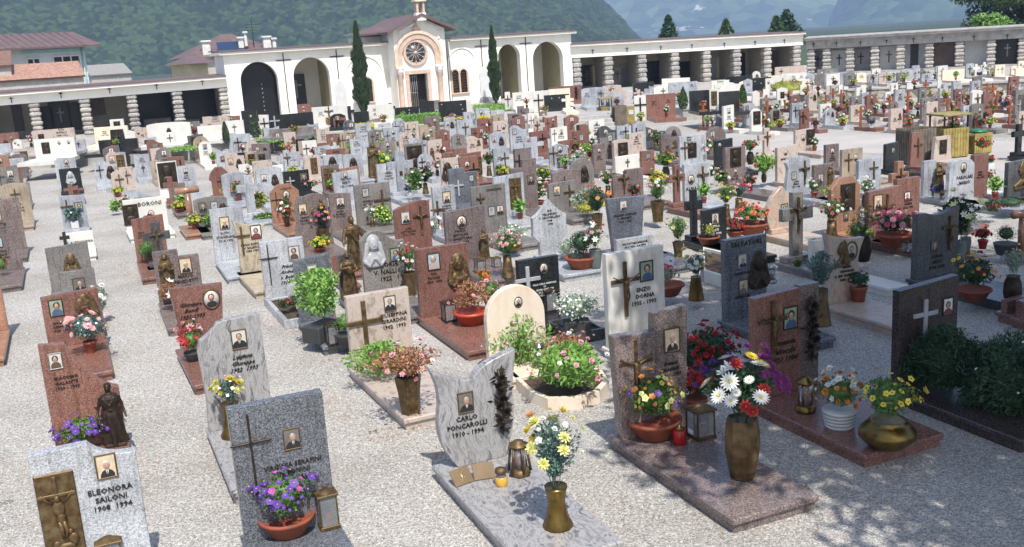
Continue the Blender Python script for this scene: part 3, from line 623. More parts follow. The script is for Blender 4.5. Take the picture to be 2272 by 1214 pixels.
# ------------------------------------------------------------------ figures in bronze
def remesh(mb, vox, smooth_=2):
    me = mb.mesh('tmp', bronze); o = bpy.data.objects.new('tmp', me); COL.objects.link(o)
    r = o.modifiers.new('r', 'REMESH'); r.mode = 'VOXEL'; r.voxel_size = vox; r.use_smooth_shade = True
    if smooth_: s = o.modifiers.new('s', 'SMOOTH'); s.iterations = smooth_; s.factor = .5
    dg = bpy.context.evaluated_depsgraph_get(); out = bpy.data.meshes.new_from_object(o.evaluated_get(dg)); bpy.data.objects.remove(o); return out
def robed(kind):                                      # 1 m tall robed figure
    m = MB(); n = 26; prof = [(.17, 0), (.165, .05), (.15, .2), (.14, .35), (.125, .5), (.098 if kind == 'woman' else .12, .58), (.14, .68), (.15, .76), (.125, .81), (.05, .845), (.04, .87)]
    vs = []
    for k, (r, z) in enumerate(prof):
        fold = .26*max(0, 1-z/.75)
        for i in range(n): a = 2*PI*i/n; rr = r*(1+fold*math.sin(7*a+z*5)+fold*.5*math.sin(11*a)); vs.append((rr*math.cos(a), rr*.68*math.sin(a)-.015*math.sin(z*3), z))
    fs = [(k*n+i, k*n+(i+1) % n, k*n+n+(i+1) % n, k*n+n+i) for k in range(len(prof)-1) for i in range(n)]+[tuple(range(n-1, -1, -1)), tuple(range((len(prof)-1)*n, len(prof)*n))]
    m.add(vs, fs)
    m.sphere((0, -.005, .925), .052, .062, .075, 14, 10); m.sphere((0, -.07, .915), .011, .014, .017, 6, 4); m.sphere((0, -.062, .885), .018, .01, .008, 6, 4)
    if kind == 'woman':
        m.sphere((0, .03, .94), .06, .055, .06, 12, 8); m.sphere((0, .06, .9), .035, .03, .04, 8, 6)
        for s in (-1, 1): m.tube([(s*.125, .0, .775), (s*.17, -.01, .64), (s*.2, -.06, .52), (s*.215, -.1, .47)], .036, 8, .018); m.sphere((s*.222, -.12, .455), .018, .02, .012, 8, 5)
        m.tube([(-.09, -.08, .78), (0, -.12, .66), (.09, -.08, .78)], .018, 6); m.tube([(-.1, 0, .58), (0, -.1, .575), (.1, 0, .58), (0, .08, .58)], .02, 6)
    elif kind == 'madonna':
        m.sphere((0, .018, .935), .072, .068, .085, 14, 8); 
        for s in (-1, 1):
            m.tube([(s*.065, .02, .93), (s*.085, .02, .82), (s*.12, .03, .68), (s*.135, .03, .5), (s*.12, .03, .36)], .035, 8, .03)
            m.tube([(s*.13, -.01, .77), (s*.15, -.05, .63), (s*.07, -.13, .66), (s*.012, -.15, .74)], .04, 8, .02)
        m.tube([(0, -.15, .72), (0, -.16, .81)], .02, 6, .01)
    elif kind == 'christ':
        m.sphere((0, .02, .935), .064, .06, .082, 12, 8)
        for s in (-1, 1):
            m.tube([(s*.13, -.0, .77), (s*.19, -.02, .62), (s*.23, -.08, .5)], .045, 8, .035); m.tube([(s*.23, -.08, .5), (s*.245, -.12, .46)], .02, 6, .012)
        m.tube([(-.1, -.1, .72), (.05, -.13, .5), (.12, -.12, .3)], .03, 6)
    else:                                            # leaning mourner holding a child or cross
        m.sphere((0, .02, .935), .066, .06, .08, 12, 8)
        m.tube([(.13, 0, .77), (.17, -.1, .62), (.02, -.17, .6)], .042, 8, .03); m.tube([(-.13, 0, .77), (-.17, -.1, .68), (-.02, -.17, .7)], .042, 8, .03)
        m.sphere((.02, -.17, .78), .04, .04, .05, 10, 6); m.sphere((.0, -.16, .66), .07, .05, .1, 10, 6)
    m.box(-.16, .16, -.13, .13, -.03, .01)
    return remesh(m, .007, 0)
def corpus_mesh():                                    # crucified figure, arm span 1
    m = MB()
    m.sphere((0, -.06, .0), .1, .065, .16, 12, 8); m.sphere((0, -.05, -.17), .08, .06, .1, 12, 8); m.sphere((.02, -.1, .2), .055, .06, .075, 12, 8); m.tube([(0, -.06, .1), (.01, -.08, .18)], .035, 8)
    for s in (-1, 1):
        m.tube([(s*.08, -.05, .1), (s*.27, -.05, .17), (s*.47, -.03, .27)], .038, 8, .022); m.sphere((s*.49, -.03, .29), .035, .02, .035, 8, 5)
        m.tube([(s*.045, -.05, -.2), (s*.06, -.1, -.42), (s*.02, -.05, -.66)], .05, 8, .026); m.tube([(s*.02, -.05, -.66), (s*.025, -.09, -.74)], .024, 6, .016)
    m.lathe([(.095, -.3), (.1, -.2), (.085, -.1)], 0, -.055, 12, 1, .8)
    return remesh(m, .016)
def bust_mesh():                                      # veiled bust, 1 m high, about .3 deep
    m = MB(); m.sphere((0, -.09, .7), .16, .17, .23, 14, 10); m.sphere((0, -.27, .68), .03, .05, .06, 8, 5); m.sphere((0, -.235, .585), .06, .03, .02, 8, 5); m.sphere((-.06, -.24, .76), .05, .02, .015, 8, 5); m.sphere((.06, -.24, .76), .05, .02, .015, 8, 5); m.tube([(0, 0, .5), (0, 0, .3)], .12, 12, .16)
    m.sphere((0, .0, .22), .42, .16, .24, 16, 8); m.sphere((0, .06, .74), .25, .17, .28, 14, 8)
    for s in (-1, 1): m.tube([(s*.22, 0, .74), (s*.25, -.02, .5), (s*.33, 0, .2)], .07, 8, .09); m.tube([(s*.35, -.08, .2), (s*.2, -.18, .06), (s*.03, -.2, .28)], .07, 8, .05)
    m.sphere((0, 0, .06), .36, .14, .1, 14, 6)
    return remesh(m, .017, 1)
def profile_bust():                                   # veiled woman's head looking down to the side, 1 m high
    m = MB(); m.tube([(.12, 0, .98), (.22, .01, .8), (.27, .02, .55), (.3, .02, .3), (.38, .02, .05)], .1, 10, .16); m.sphere((.06, 0, .74), .2, .13, .24, 14, 10)
    m.sphere((-.07, -.05, .68), .13, .12, .19, 14, 10); m.sphere((-.2, -.06, .66), .035, .04, .05, 8, 6); m.sphere((-.17, -.06, .585), .04, .04, .02, 8, 5); m.sphere((-.13, -.06, .53), .06, .05, .04, 8, 5); m.sphere((-.14, -.13, .73), .04, .02, .012, 8, 5)
    m.tube([(.0, 0, .55), (.04, 0, .35)], .1, 10, .12); m.tube([(.05, 0, .3), (-.2, -.02, .16), (-.4, 0, .08)], .12, 10, .08); m.tube([(.1, -.03, .2), (.3, -.02, .1), (.42, 0, .04)], .13, 10, .08)
    m.tube([(.24, -.06, .9), (.14, -.1, .78), (.1, -.11, .5), (.0, -.12, .28), (-.16, -.1, .12)], .035, 8); m.tube([(.3, -.04, .7), (.22, -.1, .45), (.12, -.12, .2)], .03, 8); m.tube([(-.4, -.03, .03), (0, -.1, .05), (.42, -.03, .0)], .05, 8)
    return remesh(m, .014, 1)
PBUST = profile_bust(); PBUST.materials.clear(); PBUST.materials.append(bronze)
SM = {k: robed(k) for k in ('madonna', 'christ', 'mourner', 'woman')}; CORP = corpus_mesh(); BUST = bust_mesh()
for me in list(SM.values())+[CORP, BUST]: me.materials.clear(); me.materials.append(bronze)
BUSTG = BUST.copy(); BUSTG.materials.clear(); BUSTG.materials.append(silver)
BUSTD = BUST.copy(); BUSTD.materials.clear(); BUSTD.materials.append(dbronze)
SMD = {k: v.copy() for k, v in SM.items()}
for v in SMD.values(): v.materials.clear(); v.materials.append(dbronze)
def portrait_meshes():
    fr_, ph = [], []
    BGS = [ph_bg, ph_blue, plain('photo_sepia', '#c9b79a', .3), ph_bg, plain('photo_faded', '#d9d8d2', .3), plain('photo_dark_back', '#6b6660', .3), ph_blue, plain('photo_sepia', '#c9b79a', .3), ph_bg, plain('photo_green', '#8f9c86', .3)]
    CLO = [ph_suit, plain('photo_blouse', '#a89a94', .4), ph_suit, plain('photo_brown', '#5a4a3e', .4), plain('photo_red_dress', '#7a3a3a', .4), ph_suit, plain('photo_blouse', '#a89a94', .4), plain('photo_grey', '#6a6c70', .4), ph_suit, plain('photo_blue_dress', '#465a78', .4)]
    HAI = [ph_hair, plain('photo_grey_hair', '#8d8a86', .4), plain('photo_white_hair', '#b9b6b0', .4), ph_suit, ph_hair, plain('photo_grey_hair', '#8d8a86', .4), ph_hair, plain('photo_white_hair', '#b9b6b0', .4), plain('photo_grey_hair', '#8d8a86', .4), ph_suit]
    rr = random.Random(17)
    for k in range(10):                               # unit: height 1, width .76
        m = MB(); w_, t = .38, .06; m.mat([bronze, dbronze, bronze, steel, dbronze][k % 5])
        m.bbox(-w_, w_, -.05, 0, .5-t, .5, .015); m.bbox(-w_, w_, -.05, 0, -.5, -.5+t, .015); m.bbox(-w_, -w_+t, -.049, -.001, -.5+t+.001, .5-t-.001, .015); m.bbox(w_-t, w_, -.049, -.001, -.5+t+.001, .5-t-.001, .015)
        fr_.append(m.mesh('portrait_frame'))
        m = MB(); m.mat(BGS[k]); m.box(-w_+t, w_-t, -.02, -.001, -.5+t, .5-t); woman = CLO[k] is not ph_suit; dx = rr.uniform(-.05, .05); dz = rr.uniform(-.07, .05); sh = rr.uniform(.85, 1.1)
        m.mat(CLO[k]); zb = -.435
        m.prism([(-.3*sh+dx*.5, zb), (.3*sh+dx*.5, zb), (.29*sh+dx, -.25+dz), (.2*sh+dx, -.13+dz), (.07+dx, -.07+dz), (-.07+dx, -.07+dz), (-.2*sh+dx, -.13+dz), (-.29*sh+dx, -.25+dz)], -.024, -.021)
        if not woman: m.mat(whitepot); m.prism([(dx, -.32+dz), (.06+dx, -.08+dz), (-.06+dx, -.08+dz)], -.027, -.0245); m.mat(ph_suit); m.prism([(dx-.012, -.33+dz), (dx+.012, -.33+dz), (dx+.015, -.12+dz), (dx-.015, -.12+dz)], -.0285, -.0275)
        m.mat(HAI[k]); hr = .175 if woman else .142; a = len(m.v); m.lathe([(hr, 0), (hr, .003)], 0, 0, 12, 1, 1.15); m.xf(Matrix.Translation((dx, -.0245, .13+dz)) @ Matrix.Rotation(PI/2, 4, 'X'), a)
        m.mat(ph_skin); a = len(m.v); m.lathe([(.118, 0), (.112, .006)], 0, 0, 12, 1, 1.3); m.xf(Matrix.Translation((dx, -.0285, .08+dz)) @ Matrix.Rotation(PI/2, 4, 'X'), a); m.box(dx-.045, dx+.045, -.028, -.0275, -.1+dz, 0+dz)
        m.mat(ph_suit)
        for q in (-1, 1): m.box(q*.045+dx-.018, q*.045+dx+.018, -.0365, -.0355, .095+dz, .112+dz)
        m.box(dx-.03, dx+.03, -.0365, -.0355, .0+dz, .01+dz)
        ph.append(m.mesh('portrait'))
    return fr_, ph
PF, PP = portrait_meshes()
def oval_portrait():
    m = MB(); m.mat(bronze); m.lathe([(.4, 0), (.42, .03), (.36, .045), (.345, .02)], 0, 0, 20, 1, 1.25, cap=False); m.xf(Matrix.Rotation(PI/2, 4, 'X')); a = m.mesh('portrait_frame')
    m = MB(); m.mat(ph_bg); m.lathe([(.36, 0), (.36, .012)], 0, 0, 20, 1, 1.25); m.mat(ph_suit); m.lathe([(.23, .013), (.2, .017)], 0, -.25, 12, 1, .7); m.mat(ph_hair); m.lathe([(.15, .014), (.15, .02)], 0, .1, 12, 1, 1.25); m.mat(ph_skin); m.lathe([(.12, .021), (.12, .024)], 0, .06, 12, 1, 1.3)
    m.xf(Matrix.Rotation(PI/2, 4, 'X')); return a, m.mesh('portrait')
OF, OP = oval_portrait()
def relief_mesh(seed):                                # tall relief plaque: height 1, width .42
    m = MB(); m.mat(bronze); m.bbox(-.21, .21, -.03, 0, -.5, .5, .01); m.bbox(-.2, .2, -.055, -.0305, .22, .26, .006); m.bbox(-.02, .02, -.052, -.031, .05, .47, .006)
    m.sphere((0, -.06, .2), .035, .03, .045, 8, 6); m.sphere((0, -.05, .08), .07, .03, .1, 10, 6); m.sphere((.01, -.05, -.05), .06, .03, .08, 10, 6)
    for s in (-1, 1): m.tube([(s*.05, -.045, .15), (s*.12, -.045, .2), (s*.17, -.04, .27)], .018, 6, .012)
    m.tube([(.03, -.05, -.08), (.05, -.055, -.2), (.02, -.045, -.3)], .03, 6, .018); m.tube([(-.02, -.05, -.08), (-.0, -.055, -.2), (.0, -.045, -.3)], .03, 6, .018)
    m.sphere((.08, -.045, -.22), .03, .025, .035, 8, 5); m.sphere((.1, -.04, -.32), .06, .03, .08, 8, 5); m.sphere((.02, -.04, -.4), .11, .03, .05, 8, 5); m.sphere((-.08, -.04, -.36), .05, .02, .05, 8, 5)
    return m.mesh('relief_plaque')
RELT = relief_mesh(1)
def relief_bust(): m = MB(); m.mat(dbronze); m.bbox(-.35, .35, -.04, 0, -.5, .5, .01); m.sphere((0, -.05, .12), .15, .06, .2, 12, 8); m.sphere((0, -.05, -.22), .26, .06, .2, 12, 6); m.sphere((0, -.05, .2), .19, .045, .2, 12, 6); return m.mesh('relief_plaque')
RELB = relief_bust()
def bloom(m, kind, c, nrm, s, r):
    n = Vector(nrm).normalized(); a = n.cross(Vector((0, 0, 1)) if abs(n.z) < .9 else Vector((1, 0, 0))).normalized(); b = n.cross(a); c = Vector(c)
    def ringp(k, rad, lift, wd, base=0., ph=0.):
        for i in range(k):
            an = 2*PI*i/k+ph; d = a*math.cos(an)+b*math.sin(an); t = -a*math.sin(an)+b*math.cos(an); w_ = rad*wd
            m.add([c+d*base, c+d*rad*.55+t*w_+n*lift*.6, c+d*rad+n*lift, c+d*rad*.55-t*w_+n*lift*.6], [(0, 1, 2, 3)])
    if kind == 'd': ringp(16, s, s*.1, .15, s*.1, r.random()); ringp(13, s*.78, s*.2, .17, s*.1, r.random()); ringp(8, s*.45, s*.3, .2, s*.08, r.random()); return ('y',)
    if kind == 'm':
        for q, (f, l) in enumerate(((1, .0), (.85, .35), (.6, .62), (.32, .8))): ringp(9-q, s*f, s*l, .24, 0, r.random())
    if kind == 'b':
        for q, (f, l) in enumerate(((1, .15), (.75, .5), (.45, .75))): ringp(5, s*f, s*l, .5, 0, r.random())
    if kind == 'p': ringp(5, s, s*.08, .5, 0, r.random())
    if kind == 's': ringp(4, s, s*.3, .5, 0, r.random())
    if kind == 'l': ringp(6, s, s*.55, .24, 0, r.random())
    return ()
def sprig():                                          # bronze rose spray, height 1
    m = MB(); m.mat(dbronze); r = random.Random(4); m.tube([(0, -.05, -.5), (.03, -.07, 0), (-.02, -.05, .5)], .02, 6)
    for k in range(7):
        z = -.3+.11*k; x = r.uniform(-.1, .1)
        m.smooth = False; bloom(m, 'm', (x, -.08, z), (r.gauss(0, .3), -1, r.gauss(0, .3)), .085, r)
    for k in range(46):
        z = r.uniform(-.5, .5); a = r.uniform(0, 6.3); q = r.uniform(.05, .17)*(1-abs(z)); m.quad((q*math.cos(a)*1.3, -.06+r.uniform(-.02, .03), z), (.07*math.cos(a), r.uniform(-.03, .02), .07*math.sin(a)), (-.05*math.sin(a), .02, .05*math.cos(a)))
    return m.mesh('rose_spray')
SPRIG = sprig()
# ------------------------------------------------------------------ headstones
def arcpts(cx, cz, rx, rz, a0, a1, n=10): return [(cx+rx*math.cos(math.radians(a0+(a1-a0)*i/n)), cz+rz*math.sin(math.radians(a0+(a1-a0)*i/n))) for i in range(n+1)]
def bez(p0, p1, p2, n=8): return [((1-t)**2*p0[0]+2*t*(1-t)*p1[0]+t*t*p2[0], (1-t)**2*p0[1]+2*t*(1-t)*p1[1]+t*t*p2[1]) for t in [i/n for i in range(n+1)]]
def outline(shape, w_, h, seed=0):
    x = w_/2; r = random.Random(seed)
    S = {'rect': [(-x, 0), (x, 0), (x, h), (-x, h)],
      'slantR': [(-x, 0), (x, 0), (x, h), (-x, h*.955)], 'slantL': [(-x, 0), (x, 0), (x, h*.95), (-x, h)],
      'gable': [(-x, 0), (x, 0), (x, h*.86), (0, h), (-x, h*.86)],
      'trapI': [(-x*.75, 0), (x*.75, 0), (x, h*.97), (-x, h)],
      'trap': [(-x, 0), (x, 0), (x*.8, h), (-x*.8, h)],
      'cham': [(-x, 0), (x, 0), (x, h*.8), (x*.45, h), (-x*.45, h), (-x, h*.8)],
      'stepR': [(-x, 0), (x, 0), (x, h*.86), (0.05*w_, h*.86), (.05*w_, h), (-x, h)],
      'stepL': [(-x, 0), (x, 0), (x, h), (-.05*w_, h), (-.05*w_, h*.84), (-x, h*.84)]}
    if shape in S: return S[shape]
    if shape == 'arch': return [(-x, 0), (x, 0)]+arcpts(0, h-x, x, x, 0, 180, 16)
    if shape == 'seg': return [(-x, 0), (x, 0)]+arcpts(0, h*.9, x, h*.1, 0, 180, 10)
    if shape == 'segR': return [(-x, 0), (x, 0)]+bez((x, h*.95), (x*.3, h*1.05), (-x, h*.84))
    if shape == 'scoopR': return [(-x, 0), (x, 0), (x, h*.87)]+bez((x*.85, h*.87), (x*.35, h*.87), (.1*x, h*.99))+[(-x, h*.985)]
    if shape == 'sweepR': return [(-x, 0), (x, 0), (x, h*.36)]+bez((x, h*.5), (x*.1, h*.62), (-x*.3, h*.98))+[(-x, h)]
    if shape == 'scoop': return [(-x, 0), (x, 0), (x, h)]+bez((x*.9, h), (0, h*.85), (-x*.55, h*.96))+[(-x, h*.965)]
    if shape == 'concave': return [(-x, 0), (x, 0), (x, h)]+bez((x, h), (0, h*.84), (-x, h))[1:]
    if shape == 'wave': return [(-x, 0), (x, 0), (x, h*.8)]+bez((x, h*.8), (x*.5, h*.78), (x*.1, h*.93), 5)+bez((x*.1, h*.94), (-x*.35, h*1.04), (-x*.7, h*.95), 5)+[(-x, h*.86)]
    if shape == 'curveL': return [(-x, 0), (x, 0), (x*.96, h), (-x*.1, h*.99)]+bez((-x*.35, h*.97), (-x*.5, h*.9), (-x*.9, h*.84), 5)+[(-x, h*.74), (-x*.93, h*.3)]
    if shape == 'tulip': return [(-x*.52, 0), (x*.62, 0)]+bez((x*.62, 0), (x*.95, h*.35), (x*.86, h*.6), 6)[1:]+[(x, h)]+bez((x, h), (x*.1, h*.93), (-.02*w_, h*.79), 6)[1:]+bez((-.02*w_, h*.79), (-x*.6, h*.83), (-x, h*.97), 6)[1:]+bez((-x, h*.97), (-x*.72, h*.75), (-x*.86, h*.52), 5)[1:]+bez((-x*.86, h*.52), (-x*.98, h*.25), (-x*.52, 0), 6)[1:-1]
    if shape == 'flame': return [(-x*.8, 0), (x*.8, 0)]+bez((x*.8, 0), (x*1.05, h*.25), (x*.7, h*.45), 5)[1:]+bez((x*.7, h*.45), (x*.6, h*.6), (x, h*.86), 5)[1:]+bez((x, h*.86), (0, h*.84), (-x*.95, h), 6)[1:]+bez((-x*.95, h), (-x*.6, h*.6), (-x*.8, h*.3), 6)[1:-1]
    if shape == 'leaf': return [(-x*.6, 0), (x*.6, 0)]+bez((x*.6, 0), (x*1.25, h*.3), (x*.9, h*.62), 6)[1:]+bez((x*.9, h*.62), (x*.6, h*.7), (0, h), 5)[1:]+bez((0, h), (-x*.8, h*.85), (-x, h*.5), 6)[1:]+bez((-x, h*.5), (-x*1.05, h*.2), (-x*.6, 0), 5)[1:-1]
    if shape == 'hex': return [(-x*.6, 0), (x*.6, 0), (x*.62, h*.3), (x*.97, h*.42)]+bez((x*.97, h*.42), (x*.9, h*.62), (x*.95, h*.72), 4)[1:]+bez((x*.95, h*.72), (x*.45, h*.8), (0, h), 5)[1:]+bez((0, h), (-x*.45, h*.8), (-x*.95, h*.72), 5)[1:]+bez((-x*.95, h*.72), (-x*.9, h*.6), (-x*.97, h*.42), 4)[1:]+[(-x*.62, h*.3)]
    if shape == 'cusp': return [(-x*.8, 0), (x*.8, 0), (x*.8, h*.5)]+bez((x, h*.55), (x*1.0, h*.75), (x*.5, h*.93), 5)+[(x*.3, h), (-x*.3, h)]+bez((-x*.5, h*.93), (-x*1.0, h*.75), (-x, h*.55), 5)+[(-x*.8, h*.5)]
    if shape == 'cross': return [(-x*.34, 0), (x*.34, 0), (x*.34, h*.6), (x, h*.6), (x, h*.78), (x*.34, h*.78), (x*.34, h), (-x*.34, h), (-x*.34, h*.78), (-x, h*.78), (-x, h*.6), (-x*.34, h*.6)]
    if shape == 'round': return [(-x*.35, 0), (x*.35, 0)]+arcpts(0, h-x, x, x, -65, 245, 22)
    if shape == 'rough':
        p = [(-x, 0), (x, 0)]
        for i in range(1, 6): p.append((x*(1-.04*i*r.random()), h*.82*i/5))
        p += [(x*(.7-.35*i)+r.uniform(-.02, .02)*w_, h*(.94+.06*r.random()-.04*abs(i-2)*.5)) for i in range(5)]
        for i in range(5, 0, -1): p.append((-x*(1-.05*i*r.random()), h*.82*i/5))
        return p
    return S['rect']
SHN = {'rect': 'rectangular', 'slantR': 'slant topped', 'slantL': 'slant topped', 'gable': 'gabled', 'trapI': 'upward flaring', 'trap': 'tapering', 'cham': 'chamfered', 'stepR': 'stepped', 'stepL': 'stepped', 'arch': 'round arched', 'seg': 'curve topped', 'segR': 'curve topped', 'scoopR': 'scooped', 'sweepR': 'sweeping', 'scoop': 'scooped', 'concave': 'concave topped', 'wave': 'wavy topped', 'curveL': 'curved shoulder', 'tulip': 'tulip shaped', 'flame': 'flame shaped', 'leaf': 'leaf shaped', 'hex': 'petal outlined', 'cusp': 'cusped', 'cross': 'stone cross', 'round': 'disc shaped', 'rough': 'rough hewn', 'duo': 'two-piece', 'duo2': 'two-tone', 'log': 'log built cross', 'wood': 'wooden cross'}
def text_mesh(lines, size, mat_, italic=False, depth=.006):
    cu = bpy.data.curves.new('inscription', 'FONT'); cu.body = lines.replace('/', '\n'); cu.size = size; cu.extrude = depth/2; cu.align_x = 'CENTER'; cu.align_y = 'CENTER'; cu.resolution_u = 1
    cu.space_line = 1.12; cu.offset = size*.016
    if italic: cu.shear = .45
    o = bpy.data.objects.new('t', cu); COL.objects.link(o); dg = bpy.context.evaluated_depsgraph_get(); dg.update()
    me = bpy.data.meshes.new_from_object(o.evaluated_get(dg)); bpy.data.objects.remove(o); bpy.data.curves.remove(cu)
    me.materials.clear(); me.materials.append(mat_); me.transform(Matrix.Rotation(PI/2, 4, 'X')); me.name = 'inscription'; return me
FAKE = ['MARIO/ZANELLA/1914 1992', 'RITA/MORELLI/1908 1993', 'PIETRO/BERTI/1921 1994', 'ANNA/VALLE/1930 1993', 'LUIGI/FERRO/1911 1992', 'ELSA/BRUNI/1919 1994', 'GINO/RIZZI/1905 1993', 'TERESA/NARDI/1912 1991']
TXC = {}
def cross_mesh(h, w_, t=.022, y=.03):
    m = MB(); m.bbox(-t, t, -y, -.001, 0, h, .005); m.bbox(-w_/2, -t-.0005, -y*.95, -.002, h*.66-t, h*.66+t, .005); m.bbox(t+.0005, w_/2, -y*.95, -.002, h*.66-t, h*.66+t, .005); return m
GR = []                                               # registry: dict per grave
def grave(P, w_, h, mat, shape, toks, text, yaw=YAW, near=2, L=1.5, slabw=None, base=True, group='graves in rows on the gravel', tname='grave', matn=None, z0=.0):
    r = random.Random(int(P.x*131+P.y*977) & 0xffffff)
    t = thing(tname, '', 'grave', (P.x, P.y, z0), yaw+r.uniform(-.02, .02), group)
    sm = STONE[mat]; th = .1 if near else .12; th = min(th, .2*w_+.02); SZ = .14 if base else .0
    ems = []
    if base:
        sw = (slabw or w_*1.05)/2
        if 'K' in toks:                               # kerb frame with soil
            for (a0, a1, b0, b1) in ((-sw, -sw+.07, -L, .12), (sw-.07, sw, -L, .12), (-sw+.071, sw-.071, -L, -L+.07)):
                m = MB(); m.bbox(a0, a1, b0, b1, 0, SZ, .008); m.build('kerb', sm, t)
            m = MB(); m.box(-sw+.071, sw-.071, -L+.071, .1, 0, SZ-.05); m.build('soil', plain('soil', '#4a3b2c', .95, 0, .3, 12.), t)
            m = MB(); m.bbox(-sw+.072, sw-.072, -th/2-.05, th/2+.05, SZ-.045, SZ+.002, .01); m.build('plinth', sm, t)
        elif near:
            m = MB(); m.bbox(-sw+.025, sw-.025, -L+.03, .1, -.01, SZ-.06, .004); m.build('base', sm, t)
            m = MB(); m.bbox(-sw, sw, -L, .14, SZ-.0598, SZ, .012); m.build('slab', sm, t)
        else:
            m = MB(); m.box(-sw, sw, -L, .12, 0, SZ); m.build('slab', sm, t)
    y0 = -th/2
    if shape in ('duo', 'duo2'):
        if shape == 'duo':
            m = MB(); m.prism([(-w_*.46, 0), (-w_*.02, 0), (.03*w_, h*.84), (-w_*.52, h*.86)], y0-.03, y0+.09, .006); o = m.build('headstone', sm, t, (0, 0, SZ))
            m = MB(); m.prism([(-w_*.015, 0), (w_*.45, 0), (w_*.5, h), (-.0*w_+.035*w_, h*.98)], y0, y0+.1, .006); o = m.build('headstone', sm, t, (0, 0, SZ))
        else:
            m = MB(); m.prism([(-w_*.5, 0), (w_*.2, 0), (w_*.2, h), (-w_*.5, h*.97)], y0, y0+.11, .006); o = m.build('headstone', sm, t, (0, 0, SZ))
            m = MB(); m.prism([(w_*.202, 0), (w_*.5, 0), (w_*.5, h*1.01), (w_*.202, h*1.01)], y0+.02, y0+.12, .006); m.build('headstone', STONE['p'], t, (0, 0, SZ))
    elif shape == 'log':
        m = MB(); R_ = w_*.14; m.lathe([(R_, 0), (R_*.95, h-R_*2)], 0, 0, 14); m.build('headstone', sm, t, (0, 0, SZ))
        m = MB(); m.tube([(-w_/2, 0, h-R_*1.1), (w_/2, 0, h-R_)], R_*1.05, 14); m.build('crossbar', sm, t, (0, 0, SZ))
    elif shape == 'wood':
        m = MB(); a = .045; m.bbox(-a, a, -a*.6, a*.6, 0, h, .008); m.bbox(-w_/2, -a-.001, -a*.5, a*.5, h*.68, h*.68+2*a, .008); m.bbox(a+.001, w_/2, -a*.5, a*.5, h*.68, h*.68+2*a, .008); m.build('wooden_cross', WOOD, t, (0, 0, SZ))
    else:
        pts = outline(shape, w_, h, r.random()); m = MB(); m.prism(pts, y0, y0+th, .006 if near else 0); m.build('headstone', sm, t, (0, 0, SZ))
        if shape in ('cross', 'hex', 'round', 'leaf') and base:
            m = MB(); m.bbox(-w_*.42, w_*.42, y0-.06, y0+th+.06, SZ-.001, SZ+.1, .01); m.build('plinth', sm, t)
    front = y0-.003
    def P_(u, v, off=0): return ((u/100-.5)*w_, front-off, SZ+v/100*h)
    for tk in toks.split():
        k = tk[0]; a = [float(q)*(10 if len(q) == 1 else 1) if q else None for q in tk[1:].split('.')] if len(tk) > 1 else []
        a += [None]*(3-len(a)); u = 50 if a[0] is None else a[0]; v, s = a[1], a[2]
        if k in 'cC':
            v = 62 if v is None else v; s = 50 if s is None else s; H = h*s/100
            m = cross_mesh(H, H*.58, max(.012, H*.035), .03); o = m.build('crucifix' if k == 'C' else 'cross', bronze if near or k == 'C' else iron, t); o.location = Vector(P_(u, v))-Vector((0, 0, H*.62)); 
            if k == 'C': c = put('figure_of_christ', CORP, o, (0, -.03, H*.6), 0, H*.52)
            ems.append('crucifix' if k == 'C' else 'cross')
        elif k == 'w':                                # pale cross
            v = 60 if v is None else v; s = 50 if s is None else s; H = h*s/100; m = cross_mesh(H, H*.7, max(.016, H*.05), .03); o = m.build('cross', silver, t); o.location = Vector(P_(u, v))-Vector((0, 0, H*.62)); ems.append('pale cross')
        elif k == 'N':                                # line cross with large arms (thin)
            v = 62 if v is None else v; s = 60 if s is None else s; H = h*s/100; m = cross_mesh(H, H*.45, .009, .022); o = m.build('cross', dbronze, t); o.location = Vector(P_(u, v))-Vector((0, 0, H*.62)); ems.append('thin cross')
        elif k in 'PO':
            v = 74 if v is None else v; s = 19 if s is None else s; H = h*s/100; i = r.randrange(10)
            f = put('portrait_frame', PF[i] if k == 'P' else OF, t, P_(u, v), 0, H); put('portrait', PP[i] if k == 'P' else OP, f)
            ems.append('photo' if k == 'P' else 'oval photo')
        elif k == 'R':
            v = 50 if v is None else v; s = 60 if s is None else s; put('relief_plaque', RELT, t, P_(u, v), 0, h*s/100); ems.append('bronze relief')
        elif k == 'Q':
            v = 60 if v is None else v; s = 40 if s is None else s; put('relief_plaque', RELB, t, P_(u, v), 0, h*s/100); ems.append('dark relief')
        elif k in 'BbDA':
            v = 50 if v is None else v; s = 45 if s is None else s; H = h*s/100; o = put('veiled_bust', {'B': PBUST, 'b': BUSTG, 'D': BUSTD, 'A': BUST}[k], t, P_(u, v-s/2), 0, (H*.9, H*.5, H)); ems.append({'A': 'praying bronze bust', 'B': 'veiled bronze bust', 'b': 'pale bust', 'D': 'dark bust'}[k])
        elif k == 'F':
            v = 55 if v is None else v; s = 50 if s is None else s; put('rose_spray', SPRIG, t, P_(u, v), 0, h*s/100); ems.append('rose spray')
        elif k in 'SMXd':
            s = 75 if s is None else s; H = h*s/100; kind = {'S': 'madonna', 'M': 'mourner', 'X': 'christ', 'd': 'woman'}[k]
            vv = 0 if v is None else v
            o = put('statue', SM[kind] if k != 'd' else SMD[kind], t, ((u/100-.5)*w_, front-(.17*H if vv == 0 else .05*H), SZ+.03*H+vv/100*h), r.uniform(-.15, .15), H); ems.append('bronze figure')
        elif k == 'T':
            v = 45 if v is None else v; s = 55 if s is None else s
            if near == 0: tx = r.choice(FAKE); 
            else: tx = text or r.choice(FAKE)
            ital = tx.startswith('~'); tx = tx.lstrip('~'); wm = mat in 'n' and near
            longest = max(len(q) for q in tx.split('/')); size = w_*s/100/(longest*.62)*1.0
            key = (tx, round(size, 3), wm, ital) if near == 0 else None
            me = TXC.get(key) if key else None
